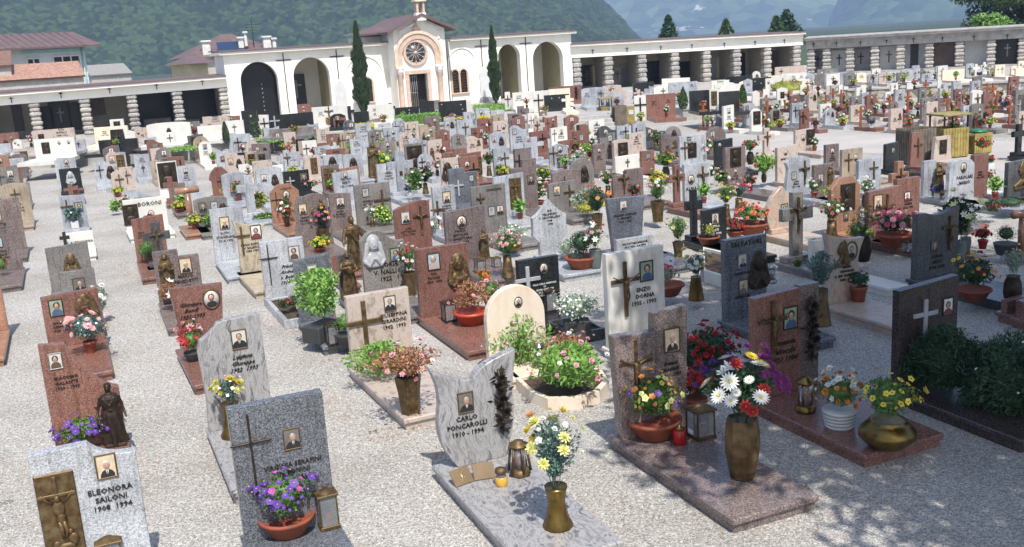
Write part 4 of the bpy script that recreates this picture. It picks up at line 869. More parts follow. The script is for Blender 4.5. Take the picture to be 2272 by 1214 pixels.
            if me is None:
                me = text_mesh(tx, size, letterw if wm else letter, ital)
                if key: TXC[key] = me
            put('inscription', me, t, P_(u, v, .002)); 
    GR.append(dict(o=t, mat=mat, shape=shape, ems=ems, P=P, matn=matn, near=near, grp=group, toks=toks))
    return t
WOOD = plain('brown_cross_wood', '#8a4f2a', .6, 0, .2, 8.)
# photo table of the nearer graves: x y w h stone shape | tokens | inscription   (x y = foot of the headstone in the photo, w h in photo pixels)
TAB = '''
228 1262 214 285 g scoopR | R20.52.62 P70.80.19 T70.55.52 L100 | ELEONORA/SAILONI/1908  1994
205 985 150 235 r sweepR | P20.84.15 T30.63.48 d84.0.57 | GIACOMO/GALANTE/1920 - 1993
172 762 122 118 r slantR | P24.74.32 T27.38.42 B70.58.72 | ANGELO/CERNARI/1922  1993
184 683 74 85 m rect | P50.62.4 T50.2.3 | V
163 640 92 100 m slantR | A55.55.5 |
180 548 60 34 w rect | T55.35.85 | ALESSANDRA
148 556 22 42 n cross | L30 |
170 505 54 74 g slantL | c25.65.6 P72.62.3 |
160 442 30 32 r cross | L60 |
172 440 30 28 r cross | L60 |
160 415 46 42 n rect | b50.50.70 |
154 383 36 30 r rect | P25.50.40 D70.50.50 |
-14 735 66 170 o slantR | T30.50.30 |
12 600 80 92 p rect | P45.70.25 T50.40.50 |
14 555 92 115 p slantR | P45.65.15 T50.42.60 |
44 490 62 85 e seg | T50.35.60 c50.70.40 |
22 470 50 60 e gable | c50.60.40 |
12 405 34 62 o seg | O40.80.22 T50.50.60 |
52 448 40 42 m rect | c50.60.50 |
645 1176 192 292 q rect | N19.71.62 P62.70.16 T60.46.78 L150 | VIRGINIA SERAFINI/IN BONINI/1921 - 1994
535 942 138 238 s curveL | P63.80.18 T64.58.58 L175 | ~Luigiana/Giuseppe/1922  1993
452 770 112 140 r trapI | O76.75.32 T35.62.62 L170 | ~Giuseppe/Bondi/1921-1993
404 668 96 116 p stepR | S24.12.80 P68.68.30 T65.38.60 | MARIO/BENEDETTI/1908
340 578 68 100 r slantR | T25.60.40 |
357 590 58 98 d cross | C50.70.55 L30 |
328 505 92 66 w rect | T62.80.55 Q15.50.70 O62.45.25 | BORONI
318 462 74 44 g sweepR | T40.40.4 |
378 432 44 74 w rect | Q50.60.75 |
383 447 30 55 r cross | L60 |
268 432 30 56 k gable | c55.60.60 |
238 410 46 56 g wave | c25.60.50 D75.50.50 |
285 418 30 48 k rect | c50.60.60 |
320 392 34 50 g rect | T50.75.60 c50.40.30 |
350 398 22 42 e rect | T |
637 655 92 125 g rect | N16.68.70 P76.74.26 T60.38.70 L165 K | ~Priscilla/Andolina/v. Bettega/1914 1993
563 602 70 118 v flame | c25.68.52 P70.74.26 T52.46.70 L175 | MARIA ROSONI/V. BALBINO/1898 1993
515 575 70 115 g rect | P40.72.24 T38.45.60 | RUTH/STANISLAO/1914 1992
473 500 72 64 m seg | P25.68.34 P60.68.3 T30.28.5 D85.50.50 |
400 462 34 56 p stepL | |
425 500 52 86 o log | L140 |
492 432 46 62 r cusp | c50.50.40 |
525 444 54 62 g seg | P45.45.34 |
560 480 54 92 g cross | |
660 424 56 46 n rect | w25.50.60 P78.62.45 |
638 492 62 84 o cham | N18.60.60 O55.72.22 T55.88.50 T55.50.40 L170 | F. VALENTINI
590 436 42 80 k rect | B45.55.45 T50.40.60 |
618 412 28 46 w rect | S45.10.70 |
646 372 42 34 g slantR | T60.60.50 |
583 372 30 36 m rect | Q50.55.60 |
560 372 26 36 e rect | Q50.55.60 |
540 372 40 34 n rect | w50.50.70 |
508 372 24 42 g arch | c50.60.40 |
705 708 76 142 b slantR | P48.76.22 T48.55.62 L150 | RENZO/BELLI
773 660 34 96 d trap | M50.0.105 L60 |
850 806 132 160 k rect | c25.60.85 P68.82.22 T72.58.52 L205 | GIUSEPPINA/GIRARDINI/1902  1993
700 545 80 118 p rough | P25.72.2 T30.50.40 M75.40.45 L185 |
760 508 46 82 p slantL | P50.72.30 T45.42.60 |
832 495 76 88 m rect | c75.55.75 P30.80.22 T35.50.52 | ANGELO/BALUDI/1912 - 1990
858 655 92 148 m wave | b28.70.48 P76.60.20 T50.36.70 L150 | VITTORIA/V. NALLI/1922
758 615 36 52 r slantR | P60.70.40 L80 |
783 592 30 20 r rect | X50.0.560 L60 |
920 556 76 112 r segR | P30.68.24 C73.66.55 T35.40.50 | LUIGI/LATTOCONI/1912 - 1993
990 516 48 104 g rect | c15.50.55 P60.76.24 T58.52.65 L100 | EUGENIO/BAZZON/1924 - 1995
1037 575 86 115 p slantR | O40.74.26 T35.46.60 M88.0.55 L190 | PAOLA/ANTOLINI/V. BAGATTARA/1914 - 1993
990 695 110 150 r rect | P32.80.25 T30.56.42 A78.62.50 L200 | IDA/PAVORI/1909  1993
1088 515 74 104 m rect | C25.74.35 T65.90.45 P55.45.20 P80.45.20 | CAPACCHI
1030 450 60 78 b stepR | w30.50.45 P80.68.18 |
1003 408 44 58 k rect | D30.50.70 P75.60.25 |
1046 394 46 56 r slantR | P45.62.32 R85.45.70 |
1010 372 52 42 r stepL | P65.50.4 c35.55.60 |
1132 482 64 96 g slantR | R70.55.70 T22.45.30 |
1165 462 56 108 p stepL | P75.58.2 |
1114 388 34 60 g rect | c70.60.60 T35.60.50 |
893 432 56 96 g cross | Q50.50.10 |
922 380 40 62 m rect | Q50.52.80 |
786 392 42 50 g rect | D50.55.60 |
742 388 42 46 g slantL | D45.55.70 |
737 424 38 58 p rect | R35.50.80 P75.72.26 |
778 420 44 50 o slantR | P25.45.36 C75.58.50 |
840 352 30 26 r rect | P60.50.5 |
866 356 32 42 e rect | Q50.55.80 |
828 392 18 66 d trap | S50.0.110 L60 |
695 392 36 48 k seg | R60.50.75 |
676 342 24 30 e rect | c |
680 372 20 30 g cross | |
718 345 34 28 r cham | c50.50.40 |
745 350 20 34 g cross | |
1148 800 122 168 c arch | O55.78.14 L60 |
1198 693 86 122 n rect | w20.62.70 O62.80.20 T62.42.62 L80 | ALLA CARA MEMORIA/DI/SILVIA CAPITANI/IN BETTEGA/1928 - 1993
1222 575 76 134 g hex | T50.70.66 L130 | IDA/PELLEGRINI/V. CECCHELLERO/1908 / 1993
1412 760 122 206 x rect | C30.68.58 P68.76.22 T62.50.62 L60 | ENZO/  DORNA/1935 - 1993
1390 552 80 116 b trapI | P42.84.20 T45.60.70 L185 | CILLARIO TOZALIN/V. MODESTI/1913 - 1992
1408 556 82 30 g rect | T48.50.85 L60 | SALVATORE BARONE/24.9.1924 - 6.4.1993
1412 530 30 34 g rect | O50.50.75 L30 |
1248 468 58 66 m slantR | P30.72.32 c75.60.70 |
1258 438 62 62 p seg | N40.60.50 |
1292 428 52 78 m arch | D58.55.45 |
1240 372 40 54 g gable | c20.60.75 O58.75.28 T62.40.60 | KATHARINA/GAVATTI/MIRELLA
1186 356 42 52 g cross | |
1393 438 66 62 p stepL | C35.68.80 P75.30.30 |
1391 382 52 38 w slantR | c50.60.50 |
1437 386 28 52 r rect | P50.74.26 |
1502 458 34 92 r cross | C50.70.50 |
1546 446 56 84 g rect | O25.60.24 C70.66.66 T25.35.40 | ALMA
1540 532 34 112 n cross | |
1584 540 50 80 n slantR | P50.70.30 T50.38.66 L150 |
1652 704 88 178 b rect | D80.58.46 P40.72.17 P42.40.18 T40.57.40 T50.93.80 T40.28.40 L140 | SALVATORI
1742 868 136 226 r duo2 | C26.72.55 P53.73.22 T42.42.55 F84.60.60 L172 W98 | ~Armando/Valsecchi/1921 1994
1447 955 152 264 p duo | C26.60.55 P77.74.2 T74.50.36 L196 W88 | ~Romeo/Salvatori/1911 1993
1868 668 84 158 j flame | B40.68.36 O66.70.26 T55.40.70 L180 | MARIA/TEFANADI/V. SER GUADAGNI/1898 - 1993
1766 578 66 152 m cross | C50.74.50 L120 |
1733 515 66 102 j leaf | P55.50.25 |
1872 510 64 118 o cham | Q55.62.50 P50.25.16 L170 |
1955 528 66 112 r slantR | c60.60.70 P30.74.3 T35.40.50 | MARIA/ANDREIS/1916 1993
2010 476 50 82 r rect | P45.50.26 T50.30.6 |
1992 470 38 112 o cross | C50.70.45 L80 |
2072 612 88 150 d scoop | P42.45.18 C78.68.50 T50.22.5 L170 |
2048 850 122 228 u slantR | w42.68.42 P82.72.17 L160 |
2256 436 50 82 d slantR | B60.60.80 |
2258 345 26 70 n cross | |
2128 442 58 94 g rough | O55.75.24 T60.45.66 | PAROLARI/MARIO
2058 434 26 78 g rect | S95.0.90 |
2170 432 32 90 r rect | T45.50.66 |
2088 354 40 52 k trap | Q50.55.60 |
2030 366 27 72 r trap | c60.60.60 T35.60.30 |
1976 374 28 58 n slantR | P55.70.20 |
1926 422 48 72 g slantR | c66.66.60 O40.36.20 T50.15.70 |
1888 390 44 60 e rect | c30.60.66 O66.66.26 |
1770 430 56 88 g rough | C70.60.60 P30.48.20 T38.26.40 |
1745 400 44 78 k slantR | O40.80.16 T45.62.60 | MARCABIT
1826 436 44 72 p rect | P30.60.22 S75.30.60 |
1844 372 28 52 p rect | O50.70.26 T50.40.60 |
1782 334 38 48 k slantR | O45.60.3 Q85.60.70 |
1700 350 34 66 k cross | C50.70.50 |
1630 416 44 90 p rect | Q50.75.46 O50.40.12 T50.22.60 L175 |
1605 372 38 64 n slantR | O25.80.16 |
1537 366 58 66 g rect | c18.60.60 Q45.50.50 T35.85.40 |
1494 330 32 50 m round | D50.60.50 |
1330 382 26 64 p slantR | O50.74.16 T45.50.66 |
1348 352 34 56 m stepL | P66.80.26 d60.0.70 |
1418 334 28 60 g rect | c25.60.70 P62.66.20 |
1290 345 34 66 r stepL | P50.60.2 |
1258 352 34 42 r slantR | O50.60.30 M95.0.110 |
2150 420 30 40 w rect | |
1818 590 40 60 w slantL | T |
2265 560 40 95 o log | L80 |
2290 700 60 40 r rect | L150 |
2250 690 44 30 r rect | L190 |
'''
def parse(line): a, b, c = [q.strip() for q in line.split('|')]; return a.split(), b, c
for line in TAB.strip().split('\n'):
    a, toks, tx = parse(line); x, yb, wp, hp = map(float, a[:4])
    p, su, sa = scl(x, yb, .14); L = None; W = None
    tk = []
    for q in toks.split():
        if q[0] == 'L': L = float(q[1:])/100
        elif q[0] == 'W': W = float(q[1:])/100
        else: tk.append(q)
    dist = p.y
    hM = hp/su/ (1.0)
    if L is None: L = 1.75 if dist < 22 else 1.25
    grave(p, wp/sa, hM, a[4], a[5], ' '.join(tk), tx, near=2 if dist < 20 else (1 if dist < 34 else 0), L=L, slabw=W)
# ------------------------------------------------------------------ family tombs on the terrace
TOMB = '''
15 338 64 36 r rect | D55.30.60 P75.70.22 |
125 330 92 38 k slantR | T70.75.36 Q20.50.50 |
128 356 90 42 w rect | Q28.52.60 O62.75.20 O85.75.20 |
252 323 74 36 c rect | T30.60.30 T75.60.30 |
266 336 34 42 n trap | C50.60.70 |
266 338 86 22 n rect | |
264 300 30 30 w rect | Q50.50.70 |
380 322 96 44 w seg | D |
380 323 18 30 w rect | c50.55.80 |
352 290 60 22 n slantR | |
420 302 52 30 n rect | P30.70.22 P30.40.22 |
484 308 56 44 k rect | T50.85.45 T25.55.25 T25.35.25 |
524 310 42 36 w rect | c50.60.50 |
505 300 16 40 w rect | c50.60.70 |
518 285 34 22 r rect | Q50.50.60 |
558 295 34 44 n rect | P60.70.14 |
590 300 22 46 w trapI | c50.55.75 |
648 292 100 34 n slantR | w15.55.95 |
648 303 98 12 m rect | |
676 262 34 26 r rect | O50.70.25 O50.40.25 |
735 282 78 40 w rect | T25.60.25 C48.70.90 |
752 285 34 26 n cham | O5.30.12 |
778 275 22 40 n cross | |
804 280 34 26 n rect | |
848 276 56 38 w rect | T25.70.2 T25.45.2 |
868 262 22 34 n cross | |
905 272 54 28 n rect | O6.75.14 O6.50.14 O6.25.14 |
952 260 40 30 n rect | |
1006 264 62 34 n rect | O12.80.12 O80.70.12 O85.40.12 |
972 262 13 40 m rect | |
1040 258 14 38 w rect | |
1128 246 14 42 w trap | c50.60.60 |
1162 245 46 36 w slantR | T30.60.50 |
1196 250 22 48 w rect | c50.55.80 |
1212 228 18 28 w trapI | |
1256 228 72 32 r slantR | T20.60.20 O60.70.16 F82.50.80 |
1236 242 56 26 n rect | O30.70.16 O60.70.16 |
1320 240 58 40 g seg | T20.60.30 T70.60.30 N75.60.70 |
1358 218 42 24 k seg | |
1306 216 34 20 n slantR | O50.60.30 |
1428 218 46 30 n slantR | O80.60.18 P15.50.2 P15.20.2 |
1466 216 26 26 w rect | Q50.50.75 |
1421 268 26 56 w rect | c50.60.85 |
1467 264 64 48 r rect | T25.60.25 T75.65.25 |
1516 224 64 36 g rect | T20.70.25 D48.60.30 T80.75.2 |
1500 204 62 26 w slantL | |
1552 250 44 42 n rect | O80.40.12 |
1584 246 25 48 w rect | R50.58.66 |
1618 250 44 40 n rect | |
1598 206 40 22 w rect | T50.60.70 |
1640 200 60 26 n rect | |
1678 196 18 38 w arch | S50.0.80 |
1688 204 46 26 n rect | O20.70.14 O50.50.14 O80.70.14 |
1760 196 58 28 w rect | N15.60.80 T50.65.25 T80.65.2 |
1752 178 66 26 k rect | c20.60.66 |
1856 194 56 28 g rect | T15.60.20 T50.66.25 T80.66.20 |
1836 180 46 22 m rect | O20.60.4 |
1735 222 24 28 w gable | Q50.40.50 |
1677 235 16 34 w gable | |
1780 210 10 22 w rect | |
1808 212 10 22 w rect | |
1838 210 11 20 k rect | |
1865 208 9 20 w rect | |
1915 206 12 18 w rect | |
1992 200 10 18 w arch | |
2018 198 14 14 w rect | |
2084 196 9 20 w arch | |
1700 212 14 14 w rect | |
'''
for line in TOMB.strip().split('\n'):
    a, toks, tx = parse(line); x, yb, wp, hp = map(float, a[:4])
    p, su, sa = scl(x, yb, TZ)
    su2 = math.hypot(*(Vector(proj(p+Vector((1, .05, 0))))-Vector(proj(p))))
    grave(p, wp/su2, hp/su, a[4], a[5], toks, tx, yaw=math.radians(4), near=0, L=min(1.9, 1.1+wp/90), base=wp > 26, group='family tombs on the terrace', tname='family_tomb', z0=TZ)
def inpoly(x, y, poly):
    c = False; n = len(poly)
    for i in range(n):
        x0, y0 = poly[i]; x1, y1 = poly[i-1]
        if (y0 > y) != (y1 > y) and x < (x1-x0)*(y-y0)/(y1-y0)+x0: c = not c
    return c
RTB = random.Random(5)
for poly, cnt_ in (([(1690, 216), (1580, 226), (1600, 206), (1760, 190), (2272, 166), (2272, 174), (1900, 196)], 46), ([(0, 350), (0, 322), (220, 312), (600, 296), (600, 310), (340, 330)], 16), ([(1210, 258), (1215, 232), (1330, 224), (1330, 246)], 4), ([(1360, 246), (1370, 222), (1560, 212), (1560, 232)], 8)):
    k = 0; tries = 0
    while k < cnt_ and tries < 4000:
        tries += 1; px, py = RTB.uniform(poly[1][0]-120, 2272), RTB.uniform(160, 352)
        if not inpoly(px, py, poly): continue
        p = G(px, py, TZ)
        if any((p-g['P']).length < 1.0 for g in GR): continue
        k += 1; big = RTB.random() < .3
        grave(p, RTB.uniform(.7, 1.2) if big else RTB.uniform(.35, .6), RTB.uniform(.4, .75), RTB.choice('wwggkgcmw'), RTB.choice(['rect', 'arch', 'seg', 'slantR', 'gable', 'rect', 'cross']), RTB.choice(['c50.60.60', 'T50.55.60', 'O30.70.25 T60.50.40', '', 'T30.60.30 N70.60.70']), '', yaw=math.radians(4), near=0, L=RTB.uniform(.9, 1.6), group='family tombs on the terrace', tname='family_tomb', z0=TZ)
# ------------------------------------------------------------------ the further graves, in the same rows
def inpoly(x, y, poly):
    c = False; n = len(poly)
    for i in range(n):
        x0, y0 = poly[i]; x1, y1 = poly[i-1]
        if (y0 > y) != (y1 > y) and x < (x1-x0)*(y-y0)/(y1-y0)+x0: c = not c
    return c
ca, sa_ = math.cos(YAW), math.sin(YAW)
def uv(P): return (P.x*ca+P.y*sa_, -P.x*sa_+P.y*ca)
have = [uv(g['P']) for g in GR if g['o'].name.startswith('grave')]
FARP = [(-60, 640), (-60, 388), (60, 376), (150, 366), (330, 332), (700, 303), (1000, 281), (1205, 271), (1205, 296), (1600, 335), (1900, 345), (2120, 360), (2300, 405), (2300, 505), (1720, 452), (1400, 436), (1100, 440), (600, 455), (250, 440), (225, 400), (100, 410), (75, 470), (60, 560)]
QP = 'ggggggwwkkkkrrrpppmmmeeedob'
QS = ['rect', 'slantR', 'slantR', 'seg', 'rect', 'gable', 'arch', 'stepR', 'cross', 'segR', 'cham', 'concave', 'scoopR', 'wave', 'trapI', 'slantL']
QT = ['c30.60.55 P70.72.26 T65.45.50', 'T50.45.60 P50.75.24', 'c25.60.60 T62.50.50', 'O70.76.22 N28.60.66 T65.45.5', 'P28.74.24 T50.40.66', 'T50.60.70 O50.84.18', 'T50.55.60 O50.80.20', 'Q50.58.60', 'P30.70.28 R72.50.70 T30.40.40', 'C50.62.60', 'S22.0.62 O70.70.22 T70.45.40', 'B72.60.34 T35.45.45', 'c70.60.66 T32.55.50', 'O40.75.22 c75.55.60 T35.50.45', 'N20.62.7 P65.72.26 T60.45.50', 'D70.62.32 P28.70.22', 'T50.70.70 w50.40.40']
RA = random.Random(21); auto = []
for k in range(-4, 26):
    ac = -.3+1.75*k
    s = (24. if k > -1 else 17.)+RA.uniform(0, .6)
    while s < 66:
        s += 1.88+RA.uniform(-.15, .2)
        X, Y = ac*ca-s*sa_, ac*sa_+s*ca; p = Vector((X, Y, .14)); px, py = proj(p)
        if not inpoly(px, py, FARP) or not (-40 < px < 2310): continue
        if any(abs(a-ac) < .75 and abs(b-s) < 1.1 for a, b in have): continue
        auto.append((p, px, py))
print('auto candidates', len(auto))
for p, px, py in auto:
    pal = QP
    if 950 < px < 1300: pal = 'rrrrrppkkkgggeemm'
    if px > 1300: pal = 'ggkkrpppmdnwk'
    mt = RA.choice(pal); sh_ = RA.choice(QS); wd = RA.uniform(.5, .74); hg = RA.uniform(.66, .98)
    if mt in 'kw' : mt = RA.choice('kwgk')
    tk = 'C50.70.5' if sh_ == 'cross' else RA.choice(QT)
    grave(p+Vector((RA.uniform(-.08, .08), RA.uniform(-.08, .08), 0)), wd, hg, mt, sh_, tk, '', near=0, L=RA.choice([1.1, 1.35, 1.6]))
# fresh graves with wooden crosses and flower mounds at the right
FRESH = [(1500, 290), (1590, 252), (1660, 240), (1830, 226), (2290, 208), (2290, 305), (1900, 291), (1700, 297)]
fresh = []
for k in range(0, 40):
    ac = 17+1.5*k
    s = 12.
    while s < 60:
        s += 1.9+RA.uniform(-.2, .2)
        X, Y = ac*ca-s*sa_, ac*sa_+s*ca; p = Vector((X, Y, .08)); px, py = proj(p)
        if inpoly(px, py, FRESH): fresh.append((p, px, py))
print('fresh', len(fresh))
RA.shuffle(fresh)
for i, (p, px, py) in enumerate(fresh):
    if RA.random() < .34:
        grave(p, RA.uniform(.36, .46), RA.uniform(.75, 1.0), 'r', 'wood', '', '', near=0, L=1.0, group='graves with flowers at the right')
    else:
        grave(p, RA.uniform(.4, .6), RA.uniform(.6, .95), RA.choice('rrpgkwgmwm'), RA.choice(['rect', 'arch', 'slantR', 'seg', 'rect']), RA.choice(QT), '', near=0, L=1.1, group='graves with flowers at the right')
# ------------------------------------------------------------------ flowers, pots, vases
BSZ = {'d': .062, 'm': .055, 'b': .036, 'p': .034, 's': .018, 'l': .07}
def vase_mesh(kind, h):                               # returns mesh builder, mouth radius, mouth height
    m = MB()
    if kind == 'hex': m.mat(bronze); m.lathe([(h*.27, 0), (h*.25, .01), (h*.3, h*.6), (h*.36, h), (h*.3, h), (h*.28, h*.9)], 0, 0, 6, facet=True); return m, h*.3
    if kind == 'flare': m.mat(brass); m.lathe([(h*.34, 0), (h*.35, .02), (h*.26, h*.25), (h*.2, h*.6), (h*.24, h*.9), (h*.27, h), (h*.22, h*.97)], 0, 0, 10, twist=.12); return m, h*.22
    if kind == 'taper': m.mat(brass); m.lathe([(h*.34, 0), (h*.33, .02), (h*.2, h*.96), (h*.22, h), (h*.17, h*.97)], 0, 0, 16); return m, h*.18
    if kind == 'dark': m.mat(bronze); m.lathe([(h*.32, 0), (h*.3, .015), (h*.2, h*.7), (h*.2, h), (h*.16, h*.95)], 0, 0, 8); return m, h*.18
    if kind == 'urn': m.mat(dbronze); m.lathe([(h*.18, 0), (h*.22, .02), (h*.3, h*.4), (h*.28, h*.75), (h*.2, h*.95), (h*.23, h), (h*.17, h*.96)], 0, 0, 16); return m, h*.18
    if kind == 'grey': m.mat(pew); m.lathe([(h*.24, 0), (h*.26, .02), (h*.34, h*.7), (h*.3, h*.94), (h*.33, h), (h*.26, h*.95)], 0, 0, 16); return m, h*.26
    if kind == 'facet': m.mat(bronze); m.lathe([(h*.17, 0), (h*.2, .01), (h*.28, h*.45), (h*.28, h*.75), (h*.25, h), (h*.2, h*.96)], 0, 0, 8, facet=True); return m, h*.22
    if kind == 'bowl': m.mat(terra); m.lathe([(h*.8, 0), (h*.9, .01), (h*1.3, h*.8), (h*1.42, h*.82), (h*1.42, h), (h*1.3, h), (h*1.2, h*.8)], 0, 0, 22); return m, h*1.15
    if kind == 'obowl': m.mat(orangepot); m.lathe([(h*.7, 0), (h*.8, .01), (h*1.2, h*.75), (h*1.35, h*.8), (h*1.35, h), (h*1.2, h), (h*1.1, h*.8)], 0, 0, 22); return m, h*1.05
    if kind == 'pot': m.mat(terra); m.lathe([(h*.36, 0), (h*.38, .005), (h*.5, h*.78), (h*.56, h*.8), (h*.57, h), (h*.48, h), (h*.46, h*.85)], 0, 0, 16); return m, h*.45
    if kind == 'rpot': m.mat(redpot); m.lathe([(h*.36, 0), (h*.38, .005), (h*.5, h*.78), (h*.56, h*.8), (h*.57, h), (h*.48, h), (h*.46, h*.85)], 0, 0, 16); return m, h*.45
    if kind == 'wpot': m.mat(whitepot); m.bbox(-h*.5, h*.5, -h*.5, h*.5, 0, h, .01); return m, h*.45
    if kind == 'basket':
        m.mat(whitepot)
        for k in range(5): m.lathe([(h*(.72+.04*k), h*.2*k), (h*(.76+.04*k), h*(.2*k+.1)), (h*(.73+.04*k), h*(.2*k+.19))], 0, 0, 18)
        return m, h*.8
    if kind == 'round': m.mat(brass); m.lathe([(h*.5, 0), (h*.62, h*.06), (h*.95, h*.4), (h*.93, h*.62), (h*.7, h*.86), (h*.55, h*.92), (h*.6, h), (h*.5, h*.96)], 0, 0, 24); return m, h*.5
    if kind == 'box': m.mat(darkpot); m.bbox(-h*1.1, h*1.1, -h*.7, h*.7, 0, h, .012); return m, h*.9
    if kind == 'none': m.mat(darkpot); m.lathe([(.03, 0), (.03, .01)], 0, 0, 6); return m, .03
    m.mat(darkpot); m.lathe([(h*.6, 0), (h*.7, .01), (h*.95, h*.9), (h, h), (h*.85, h*.97)], 0, 0, 14); return m, h*.8
VN = {'hex': 'bronze vase', 'flare': 'flared brass vase', 'taper': 'conical brass vase', 'dark': 'dark bronze vase', 'urn': 'dark urn', 'grey': 'grey green vase', 'facet': 'faceted bronze vase', 'bowl': 'terracotta bowl', 'obowl': 'orange bowl', 'pot': 'terracotta pot', 'rpot': 'red pot', 'wpot': 'white pot', 'basket': 'white basket', 'round': 'round brass bowl', 'box': 'dark stone trough', 'none': 'no pot', 'tub': 'dark planter'}
FL = []; BIGB = []
def flowers(P, vk, vh, fw, fh, recipe, leaf='g', seed=0, lod=1, shape='ball', z0=None, lean=(0, 0), reuse=None, yb_=0, sect=None):
    r = random.Random(seed*7+int(fw*1000)); nm = {'bowl': 'flower_bowl', 'obowl': 'flower_bowl', 'pot': 'flower_pot', 'rpot': 'flower_pot', 'wpot': 'flower_pot', 'basket': 'flower_basket', 'round': 'flower_bowl', 'box': 'planter', 'tub': 'planter', 'none': 'plant'}.get(vk, 'flower_vase')
    t = thing(nm, '', nm.replace('_', ' '), P, r.uniform(0, 6.2), 'flowers and plants standing on the graves')
    if sect: t.rotation_euler = (0, 0, 0)
    FL.append(dict(o=t, vk=vk, rec=recipe, P=Vector(P), leaf=leaf, lod=lod))
    if reuse:
        for nm2, me in reuse: put(nm2, me, t)
        return t
    out = []
    m, mr = vase_mesh(vk, vh)
    SEP = lod and yb_ > 900
    if vk != 'none': out.append(('vase' if nm == 'flower_vase' else 'pot', m.mesh('pot')))
    C = Vector((lean[0], lean[1], vh+fh*.5)); rx, rz = fw/2, fh/2
    bowl = nm != 'flower_vase'
    f = MB(); f.mat(lf[leaf]); V = max(.02, fw*fw*fh)
    nl = int(min(1500, (800 if lod else 170)*(.4+V*14)))
    ls = max(.014, .11*(V/nl*40)**.333) if lod else .045
    ls = min(ls, .05)
    if shape == 'bush': nl = 7000; ls = .026; f.sphere((0, 0, vh+fh*.42), rx*.6, rx*.6, fh*.3, 14, 8)
    if shape == 'blade':
        for i in range(70):
            a = r.uniform(0, 6.28); q = r.uniform(.2, 1)*rx; x0, y0 = r.uniform(-.3, .3)*rx, r.uniform(-.3, .3)*rx; hgt = fh*r.uniform(.5, 1)*(1.15-.5*q/rx); d = Vector((math.cos(a), math.sin(a), 0)); pp_ = Vector((x0, y0, vh)); s_ = Vector((-d.y, d.x, 0))*.008
            f.add([pp_-s_, pp_+s_, pp_+d*q*.5+Vector((0, 0, hgt*.7))+s_, pp_+d*q*.5+Vector((0, 0, hgt*.7))-s_, pp_+d*q+Vector((0, 0, hgt))], [(0, 1, 2, 3), (3, 2, 4)])
        nl = nl//3
    if fw*fw*fh > .02 and shape == 'ball' and lod and leaf not in 'o' and bowl: f.sphere(C, rx*.55, rx*.55, rz*.6, 12, 8)
    for i in range(nl):
        th_, ph = r.uniform(0, 6.283), math.acos(r.uniform(-1, 1)); q = r.random()**.4*1.0*(.85 if shape == 'ball' else 1)
        d = Vector((math.sin(ph)*math.cos(th_), math.sin(ph)*math.sin(th_), math.cos(ph)))
        lump = 1+.24*math.sin(3*th_+seed)+.16*math.sin(5*ph+seed*2)+.1*math.sin(7*th_+3*ph+seed)
        p = C+Vector((d.x*rx*q*lump, d.y*rx*q*lump, d.z*rz*q*.96)); 
        if p.z < vh*.8: p.z = vh*.8+r.random()*.03
        if not bowl: k = max(0, min(1, (p.z-vh)/max(.01, fh*.6))); kk = .25+.75*k; p.x = lean[0]*k+(p.x-lean[0])*kk; p.y = lean[1]*k+(p.y-lean[1])*kk
        u = Vector((r.gauss(0, 1), r.gauss(0, 1), r.gauss(0, .7)+.3))+d*1.2; u.normalize(); s_ = ls*r.uniform(.6, 1.3); v = u.cross(Vector((r.gauss(0, 1), r.gauss(0, 1), r.gauss(0, 1)))).normalized()
        f.quad(p, u*s_*(1.6 if leaf in 'Gd' else 1.2), v*s_*(1.1 if leaf != 'j' else .5))
    ns_ = 5 if lod else 0
    for i in range(ns_ if not bowl else 0):
        a = r.uniform(0, 6.28); f.tube([(0, 0, vh*.8), (mr*.6*math.cos(a), mr*.6*math.sin(a), vh+fh*.1), (lean[0]+rx*.5*math.cos(a), lean[1]+rx*.5*math.sin(a), vh+fh*.6)], .004, 4)
    out.append(('foliage', f.mesh('foliage')))
    pts = []
    for tk in recipe.split():
        c, n_, kd = tk[0], int(tk[1:-1]), tk[-1]; b = MB(); b.mat(PET[c]); s0 = BSZ[kd]*(1 if lod else 1.25); ctr = MB(); ctr.mat(PET['y'] if c not in 'yv' else (dbronze if kd == 'p' and c == 'y' else PET['y']))
        for i in range(n_):
            best = None
            for _ in range(3):
                th_, ph = r.uniform(0, 6.283), math.acos(r.uniform(-.25 if bowl else -.1, 1)); d = Vector((math.sin(ph)*math.cos(th_), math.sin(ph)*math.sin(th_), math.cos(ph)))
                if sect and c in sect: th_ = sect[c]+r.gauss(0, .5); ph = r.uniform(.35, 1.75); d = Vector((math.sin(ph)*math.cos(th_), math.sin(ph)*math.sin(th_), math.cos(ph)))
                q = r.uniform(.88, 1.12)*(1+.2*math.sin(3*th_+seed)+.14*math.sin(5*ph+seed*2)); p = C+Vector((d.x*rx*q, d.y*rx*q, d.z*rz*q)); md = min([(p-o_).length for o_ in pts], default=9)
                if best is None or md > best[0]: best = (md, p, d)
            _, p, d = best; pts.append(p); d = (d+Vector((r.gauss(0, .3), r.gauss(0, .3), .35+r.gauss(0, .25)))).normalized(); s_ = s0*r.choice([r.uniform(.5, .8), r.uniform(.8, 1.25), r.uniform(.9, 1.3)])*(1.12 if sect and kd == 'd' else 1)
            k0 = bloom(b, kd, p, d, s_, r)
